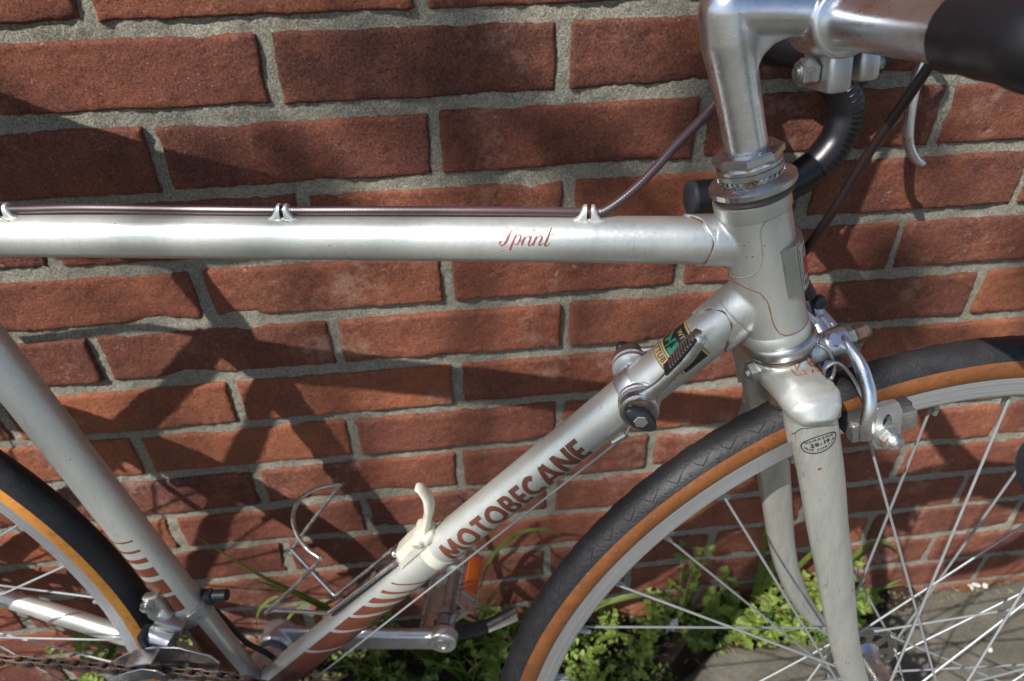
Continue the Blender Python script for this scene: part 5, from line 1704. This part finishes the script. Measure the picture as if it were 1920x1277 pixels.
def leaf_shape(name, L, W, mat, kind='oval'):
    mb = MB()
    prof = dict(oval=[(0, .06), (.12, .45), (.32, .92), (.5, 1), (.7, .80), (.88, .42), (1, .03)],
                lobed=[(0, .05), (.12, .5), (.2, .34), (.34, .85), (.42, .5), (.58, 1.0), (.66, .55), (.8, .7), (.9, .3), (1, .02)],
                lance=[(0, .1), (.2, .7), (.45, 1), (.75, .6), (1, .02)])[kind]
    vs = []
    for t, w in prof:
        z = -L * .22 * t * t
        vs += [(t * L, -w * W / 2, z + w * W * .16), (t * L, 0, z), (t * L, w * W / 2, z + w * W * .16)]
    fs = [(i * 3 + k, i * 3 + k + 1, (i + 1) * 3 + k + 1, (i + 1) * 3 + k) for i in range(len(prof) - 1) for k in (0, 1)]
    mb.add([(a * 1000, b * 1000, c * 1000) for a, b, c in vs], fs)
    return mb


_lm = {}
def leaf_obj(kind, L, W, mat, parent, loc, yaw, pitch, roll, s=1.0):
    key = (kind, round(L, 3), round(W, 3), mat)
    if key not in _lm:
        o = leaf_shape('leaf', L, W, G[mat], kind).build('leaf', G[mat], parent); _lm[key] = o.data
    else:
        o = bpy.data.objects.new('leaf', _lm[key]); COL.objects.link(o); o.parent = parent
    o.matrix_local = Matrix.Translation(loc) @ Matrix.Rotation(yaw, 4, 'Z') @ Matrix.Rotation(-pitch, 4, 'Y') @ Matrix.Rotation(roll, 4, 'X') @ Matrix.Diagonal((s, s, s, 1))
    return o


def weed(x, y, stems, h, kind, L, W, mat, label, per=5, lean=0.0, group='leafy weeds at the foot of the wall', spread=.6):
    L *= .82; W *= .82; stems += 2
    root = empty('weed_plant'); root.location = (x, y, 0)
    tag(root, label, 'weed', group)
    mb = MB()
    for k in range(stems):
        a = pr.uniform(0, 2 * math.pi); hh = h * pr.uniform(.45, 1.0)
        dx = math.cos(a) * spread * hh * .5 + lean * hh; dy = min(math.sin(a) * spread * hh * .4, -.006 - y)
        P = spline([V((dx * .08, dy * .05, -.008)), V((dx * .3, dy * .3, hh * .38)), V((dx * .65, dy * .7, hh * .74)), V((dx, dy, hh))], 4)
        mb.tube([p * 1000 for p in P], [.9 - .45 * i / len(P) for i in range(len(P))], 5)
        for j in range(per):
            f = .22 + .78 * (j + .5) / per; q = P[min(int(f * (len(P) - 1)), len(P) - 1)]
            ya = a + j * 2.4 + pr.uniform(-.4, .4)
            for sgn in (0, math.pi) if kind != 'lobed' else (0,):
                if pr.random() < .12: continue
                leaf_obj(kind, L, W, mat if pr.random() < .75 else 'lime', root, q, ya + sgn, pr.uniform(-.2, .75), pr.uniform(-.4, .4), pr.uniform(.6, 1.15))
        q = P[-1]
        for j in range(4): leaf_obj(kind, L, W, 'lime', root, q, a + j * 1.57, pr.uniform(.3, 1.0), 0, pr.uniform(.45, .8))
    o = mb.build('stem', G['stalk'], root); return root


grass(-.275, -.035, 4, .12, .008, 'long broad grass blades reaching up left from below the bottle cage', explicit=[
    ([(-.262, -.04, .02), (-.275, -.045, .15), (-.305, -.045, .20), (-.343, -.045, .245), (-.380, -.042, .297), (-.401, -.04, .326)], .0105),
    ([(-.262, -.04, .02), (-.277, -.045, .145), (-.300, -.05, .196), (-.335, -.055, .245), (-.362, -.055, .268)], .0085)])
grass(-.372, -.035, 3, .10, .007, 'arching grass blades beside the far crank boss', explicit=[
    ([(-.385, -.04, .0), (-.383, -.045, .07), (-.379, -.045, .125), (-.366, -.045, .18), (-.345, -.045, .206), (-.322, -.043, .212)], .0085),
    ([(-.372, -.035, .0), (-.35, -.04, .12), (-.325, -.045, .175), (-.295, -.045, .192)], .007)])
grass(-.105, -.025, 14, .25, .006, 'grass tuft with one tall blade rising behind the down tube lettering', explicit=[
    ([(-.09, -.03, .0), (-.105, -.03, .18), (-.128, -.035, .29), (-.150, -.035, .352), (-.168, -.035, .378)], .0075),
    ([(-.12, -.03, .0), (-.09, -.035, .2), (-.055, -.035, .262), (-.02, -.035, .272), (.01, -.035, .25)], .006)])
grass(-.165, -.04, 16, .20, .006, 'dense grass tuft under the far pedal')
grass(-.055, -.035, 20, .24, .007, 'dense arching grass tuft between the pedal and the front tyre')
grass(-.235, -.05, 12, .12, .005, 'short grass tuft under the far crank arm')
grass(-.12, -.062, 16, .15, .005, 'low grass tuft at the kerb edge under the pedal', lean=.2)
grass(.052, -.03, 6, .14, .009, 'broad bladed grass tuft just right of the front tyre', explicit=[([(.03, -.03, 0), (.05, -.035, .09), (.09, -.04, .12), (.13, -.04, .118), (.165, -.04, .09)], .009)])
grass(.285, -.028, 5, .15, .008, 'upright broad grass tuft behind the left fork blade', explicit=[
    ([(.29, -.02, 0), (.283, -.025, .10), (.272, -.028, .18), (.262, -.03, .245)], .011), ([(.295, -.02, 0), (.297, -.025, .1), (.292, -.03, .17), (.285, -.04, .215)], .010),
    ([(.30, -.02, 0), (.33, -.03, .13), (.345, -.035, .18), (.35, -.035, .20)], .008)])
grass(.345, -.03, 12, .13, .007, 'grass tuft in the corner between the two fork blades')
grass(.405, -.028, 12, .16, .006, 'spreading grass tuft right of the fork beneath the brake', explicit=[([(.40, -.02, 0), (.40, -.03, .12), (.42, -.035, .175), (.45, -.04, .165), (.475, -.045, .115)], .007)])
grass(-.56, -.02, 8, .07, .005, 'small grass tuft behind the rear rim')
grass(-.69, -.02, 8, .06, .005, 'small grass tuft at the far left below the chain')
weed(.18, -.022, 4, .21, 'oval', .016, .011, 'grass', 'tall leafy weed standing alone against the bricks left of the fork', per=4, spread=.25)
weed(.145, -.03, 6, .10, 'oval', .014, .010, 'grass', 'bushy light green weed beside the white scrap', per=4)
weed(.085, -.032, 6, .075, 'oval', .012, .009, 'lime', 'pale small leaved weed right of the front rim', per=4)
weed(.235, -.03, 6, .11, 'oval', .022, .019, 'grass', 'round leaved weed left of the far fork blade', per=3)
weed(.265, -.05, 5, .06, 'lobed', .036, .020, 'grass', 'low jagged leaved weed by the concrete left of the hub', per=3)
weed(.20, -.055, 6, .05, 'oval', .017, .013, 'grass', 'low spreading weed at the concrete edge below the long spokes', per=4, spread=1.2)
weed(.115, -.06, 6, .05, 'oval', .013, .010, 'lime', 'low yellow green weed at the lower edge inside the front wheel', per=4, spread=1.2)
weed(.04, -.05, 6, .05, 'oval', .013, .010, 'lime', 'small bright weed tight against the front tyre', per=4, spread=1.2)
weed(.32, -.035, 6, .09, 'lance', .03, .009, 'dark', 'narrow leaved dark weed between the fork blades', per=4)
weed(.385, -.03, 6, .13, 'oval', .018, .015, 'lime', 'bright green leafy weed behind the near fork blade', per=3)
weed(.44, -.028, 5, .10, 'oval', .017, .013, 'grass', 'leafy weed at the edge of the concrete right of the fork', per=4)
weed(.465, -.022, 4, .05, 'oval', .013, .010, 'lime', 'last small weed where the soil strip ends at the concrete', per=3)
weed(.34, -.06, 5, .05, 'oval', .018, .014, 'grass', 'green weed below the front hub', per=3, spread=1.1)
weed(-.01, -.055, 7, .12, 'oval', .015, .011, 'dark', 'dark leafy weed left of the front tyre', per=4)
weed(-.19, -.065, 8, .10, 'oval', .014, .011, 'dark', 'dark weed patch beneath the down tube', per=4, spread=1.2)
weed(-.545, -.03, 9, .16, 'lobed', .034, .014, 'dark', 'feathery dark green weed behind the rear wheel', per=5)
weed(-.50, -.035, 6, .13, 'lobed', .026, .012, 'dark', 'small dark weed between the rear wheel and seat tube', per=4)
weed(-.61, -.02, 5, .11, 'oval', .014, .011, 'lime', 'small light green weed at the left above the chain', per=3)

weed(-.06, -.10, 6, .07, 'oval', .013, .010, 'lime', 'low yellowish weed nearest the viewer left of the front tyre', per=4, spread=1.2)
weed(.03, -.10, 7, .06, 'oval', .014, .011, 'lime', 'yellow green chickweed like plant at the bottom edge inside the front rim', per=4, spread=1.3)
weed(.10, -.105, 6, .05, 'oval', .012, .009, 'grass', 'small weed on bare soil at the bottom inside the front wheel', per=4, spread=1.2)
grass(-.14, -.105, 14, .13, .005, 'low grass tuft nearest the viewer under the crank arm')

weed(.355, -.045, 7, .10, 'oval', .016, .012, 'lime', 'sunlit pale weed directly left of the near fork tip', per=4)
weed(.42, -.05, 6, .07, 'oval', .014, .011, 'lime', 'pale creeping weed on the corner of the concrete right of the hub', per=4, spread=1.2)
weed(.30, -.055, 6, .07, 'oval', .014, .011, 'grass', 'creeping weed between the jagged weed and the front hub', per=4, spread=1.2)
grass(.455, -.02, 9, .10, .005, 'thin grass tuft at the right end of the planted strip')
weed(-.09, -.06, 7, .12, 'oval', .016, .012, 'lime', 'bright leafy weed between the crank end and the front tyre', per=4)
weed(-.24, -.03, 6, .10, 'oval', .015, .011, 'grass', 'leafy weed glimpsed between the crank arm and the wall', per=4)

# low creeping cover nobody could count
mb = MB(); rc_ = random.Random(5)
for k in range(7500):
    x = rc_.uniform(-.28, .47) if k % 6 else rc_.uniform(-.75, -.28); y = rc_.uniform(-.122 if -.22 < x < .16 else -.070, -.004)
    dens = .30 + 1.2 * nz(x, y, 2, 20)
    if x > .44: dens -= (x - .44) * 18
    if rc_.random() > dens: continue
    z = rc_.uniform(-.004, .022) * (1.3 if y > -.045 else .6); a = rc_.uniform(0, 6.28); L = rc_.uniform(.004, .010); W = L * rc_.uniform(.4, .8)
    d = V((math.cos(a), math.sin(a), rc_.uniform(-.2, .8))).normalized(); sd = d.cross(V((0, 0, 1))).normalized(); c = V((x, y, z))
    mb.mi = 0 if rc_.random() < .6 else (1 if rc_.random() < .6 else 2)
    mb.add([c * 1000, (c + d * L * .5 + sd * W * .5) * 1000, (c + d * L) * 1000, (c + d * L * .5 - sd * W * .5) * 1000], [(0, 1, 2, 3)])
tag(mb.build('ground_cover', [G['grass'], G['lime'], G['dark']]), 'low creeping small leaved ground cover in the soil strip', 'ground cover', kind='stuff')
mb = MB()
for k in range(260):
    x = rc_.uniform(-.75, .47); y = rc_.uniform(-.08, -.003); a = rc_.uniform(0, 6.28); L = rc_.uniform(.004, .016)
    c = V((x, y, rc_.uniform(-.003, .006))); d = V((math.cos(a), math.sin(a), rc_.uniform(-.1, .3)))
    mb.tube([c * 1000, (c + d * L * .5 + V((0, 0, .001))) * 1000, (c + d * L) * 1000], [.35, .6, .2], 4)
for k in range(420):                      # crumbs and grit gathered against the wall and over the slab edge
    x = rc_.uniform(.40, 1.0); y = -.004 - abs(rc_.gauss(0, .016)); a = rc_.uniform(0, 6.28); L = rc_.uniform(.0015, .007)
    c = V((x, y, .0015)); d = V((math.cos(a), math.sin(a), .1)); mb.tube([c * 1000, (c + d * L * .5) * 1000, (c + d * L) * 1000], [.4, .9, .3], 4)
tag(mb.build('plant_litter', G['dry']), 'dry stalks and crumbs of dead plants on the soil', 'plant litter', kind='stuff')


# small things lying about
def lump(name, loc, sc3, mat, label, cat, seed, rough_=.25, group=None):
    mb = MB(); mb.ball((0, 0, 0), 1000, 12, (1, 1, 1))
    mb.v = [tuple(V(v) * (1 + rough_ * noise.noise(V(v) * .0016 + V((seed, 0, 0))))) for v in mb.v]
    mb.v = [(a * sc3[0], b * sc3[1], c * sc3[2]) for a, b, c in mb.v]
    o = mb.build(name, mat, None, sharp=60); o.location = loc; o.rotation_euler = (0, 0, seed); tag(o, label, cat, group); return o


pale = plain('pale stone', (.55, .52, .48), .8, nscale=200, bump=.0006)
mb = MB(); vs = []
for i in range(7):
    for j in range(7):
        u, v = i / 6 - .5, j / 6 - .5
        vs.append(((u * 18 + 3 * nz(u, v, 0, 3)), v * 6 + 5 * nz(u, v, 4, 2.5), 13 + v * 24 + 4 * nz(u, v, 7, 3)))
mb.add(vs, [(i * 7 + j, i * 7 + j + 1, (i + 1) * 7 + j + 1, (i + 1) * 7 + j) for i in range(6) for j in range(6)])
sc_o = mb.build('paper_scrap', plain('crumpled white paper', (.62, .60, .62), .7, bump=.0005)); sc_o.location = (.171, -.028, .004)
md = sc_o.modifiers.new('thick', 'SOLIDIFY'); md.thickness = .0006
tag(sc_o, 'crumpled white scrap of paper lying among the weeds', 'litter')
for i, (x, y, s3, lb) in enumerate(((.640, -.012, (.006, .005, .003), 'white pebble at the wall foot, leftmost of the row'), (.652, -.009, (.007, .004, .003), 'flat white pebble in the middle of the row at the wall foot'), (.664, -.012, (.005, .004, .003), 'smallest white pebble at the right end of the row'))):
    lump('pebble', (x, y, .002), s3, pale, lb, 'pebble', i * 1.7 + 1, group='pebbles at the wall foot')
lump('stone_chip', (.606, -.106, .001), (.0045, .004, .0018), pale, 'pale stone chip alone on the shaded concrete', 'stone chip', 4.2)
for i, (x, y, lb) in enumerate(((.616, -.016, 'curled brown leaf on the concrete next to the white pebbles'), (.262, -.060, 'rusty brown leaf lying below the jagged weed'), (.14, -.05, 'brown leaf fallen inside the front wheel area'))):
    o = leaf_shape('fallen_leaf', .024, .013, G['brownleaf'], 'oval').build('fallen_leaf', G['brownleaf']); o.location = (x, y, .006); o.rotation_euler = (.3, -.1, i * 2.1); tag(o, lb, 'leaf', 'fallen brown leaves')

# ------------------------------------------------------------------ added unseen tree behind the viewer: leaves placed to break sunlight on the wall
tree = empty('shade_tree'); tree.location = (-4.6, -3.6, 0)
tag(tree, 'unseen leafy tree added behind the viewer to shade the wall', 'tree')
TO = V((-4.6, -3.6, 0))
mb = MB(); mb.tube([p * 1000 for p in spline([V((0, 0, 0)), V((.05, .02, 1.4)), V((.0, .05, 3.0)), V((.15, .1, 4.6)), V((.2, .1, 6.2))], 6)], [90 - 2.6 * i for i in range(25)], 14)
bark = plain('grey brown bark', (.13, .10, .075), .9, nscale=25, bump=.004)
mb.build('trunk', bark, tree)
tr_ = random.Random(11)
clusters = []
def shade(X, Z, rx, rz, n, t=2.0, dt=.25, s=.05):
    for k in range(n):
        a = tr_.uniform(0, 6.28); q = math.sqrt(tr_.random())
        x = X + math.cos(a) * q * rx; z = Z + math.sin(a) * q * rz; tt_ = t + tr_.uniform(-dt, dt)
        clusters.append((V((x - 1.22 * tt_, -tt_, z + 1.75 * tt_)) - TO, s * tr_.uniform(.7, 1.2)))
shade(-.34, .735, .12, .060, 8)
shade(-.12, .735, .16, .055, 14)
shade(.06, .725, .12, .050, 9)
shade(-.10, .83, .07, .03, 2)
shade(.42, .52, .14, .20, 16)
shade(.30, .30, .14, .10, 7, s=.045)
for k in range(900):                      # the rest of the crown
    a = tr_.uniform(0, 6.28); e = tr_.uniform(-.6, 1); r_ = 1.45 * tr_.random() ** .4
    c = V((math.cos(a) * r_ * 1.1, math.sin(a) * r_ * .9, 5.6 + e * r_ * .9))
    w_ = TO + c; tt_ = -w_.y; wx = w_.x + 1.22 * tt_; wz = w_.z - 1.75 * tt_
    if -1.1 < wx < 1.3 and -.6 < wz < 1.15: continue
    clusters.append((c, .07 * tr_.uniform(.7, 1.2)))
mb = MB()
for c, s_ in clusters:
    d = V((tr_.uniform(-1, 1), tr_.uniform(-1, 1), tr_.uniform(-.6, .2))).normalized(); sd = d.cross(V((0, 0, 1))).normalized(); n_ = sd.cross(d)
    pts = [(0, 0), (.3, .3), (.6, .28), (1, 0), (.6, -.28), (.3, -.3)]
    mb.add([(c + d * (x * s_ * 1.5) + sd * (y * s_ * 1.5) + n_ * (abs(y) * .2 * s_)) * 1000 for x, y in pts], [(0, 1, 2, 3), (0, 3, 4, 5)])
mb.build('crown', G['dark'], tree)
mb = MB()
for k in range(16):
    c, _ = clusters[k * 4] if k * 4 < 64 else clusters[100 + k * 30]
    f = tr_.uniform(.55, .95); st = V((.1, .05, 2.2 + 2.2 * f)); md_ = st.lerp(c, .5) + V((0, 0, .25))
    P = spline([st, md_, c + V((0, 0, .05))], 5); mb.tube([p * 1000 for p in P], [26 - 2.1 * i for i in range(len(P))], 6)
mb.build('branch', bark, tree)['kind'] = 'stuff'
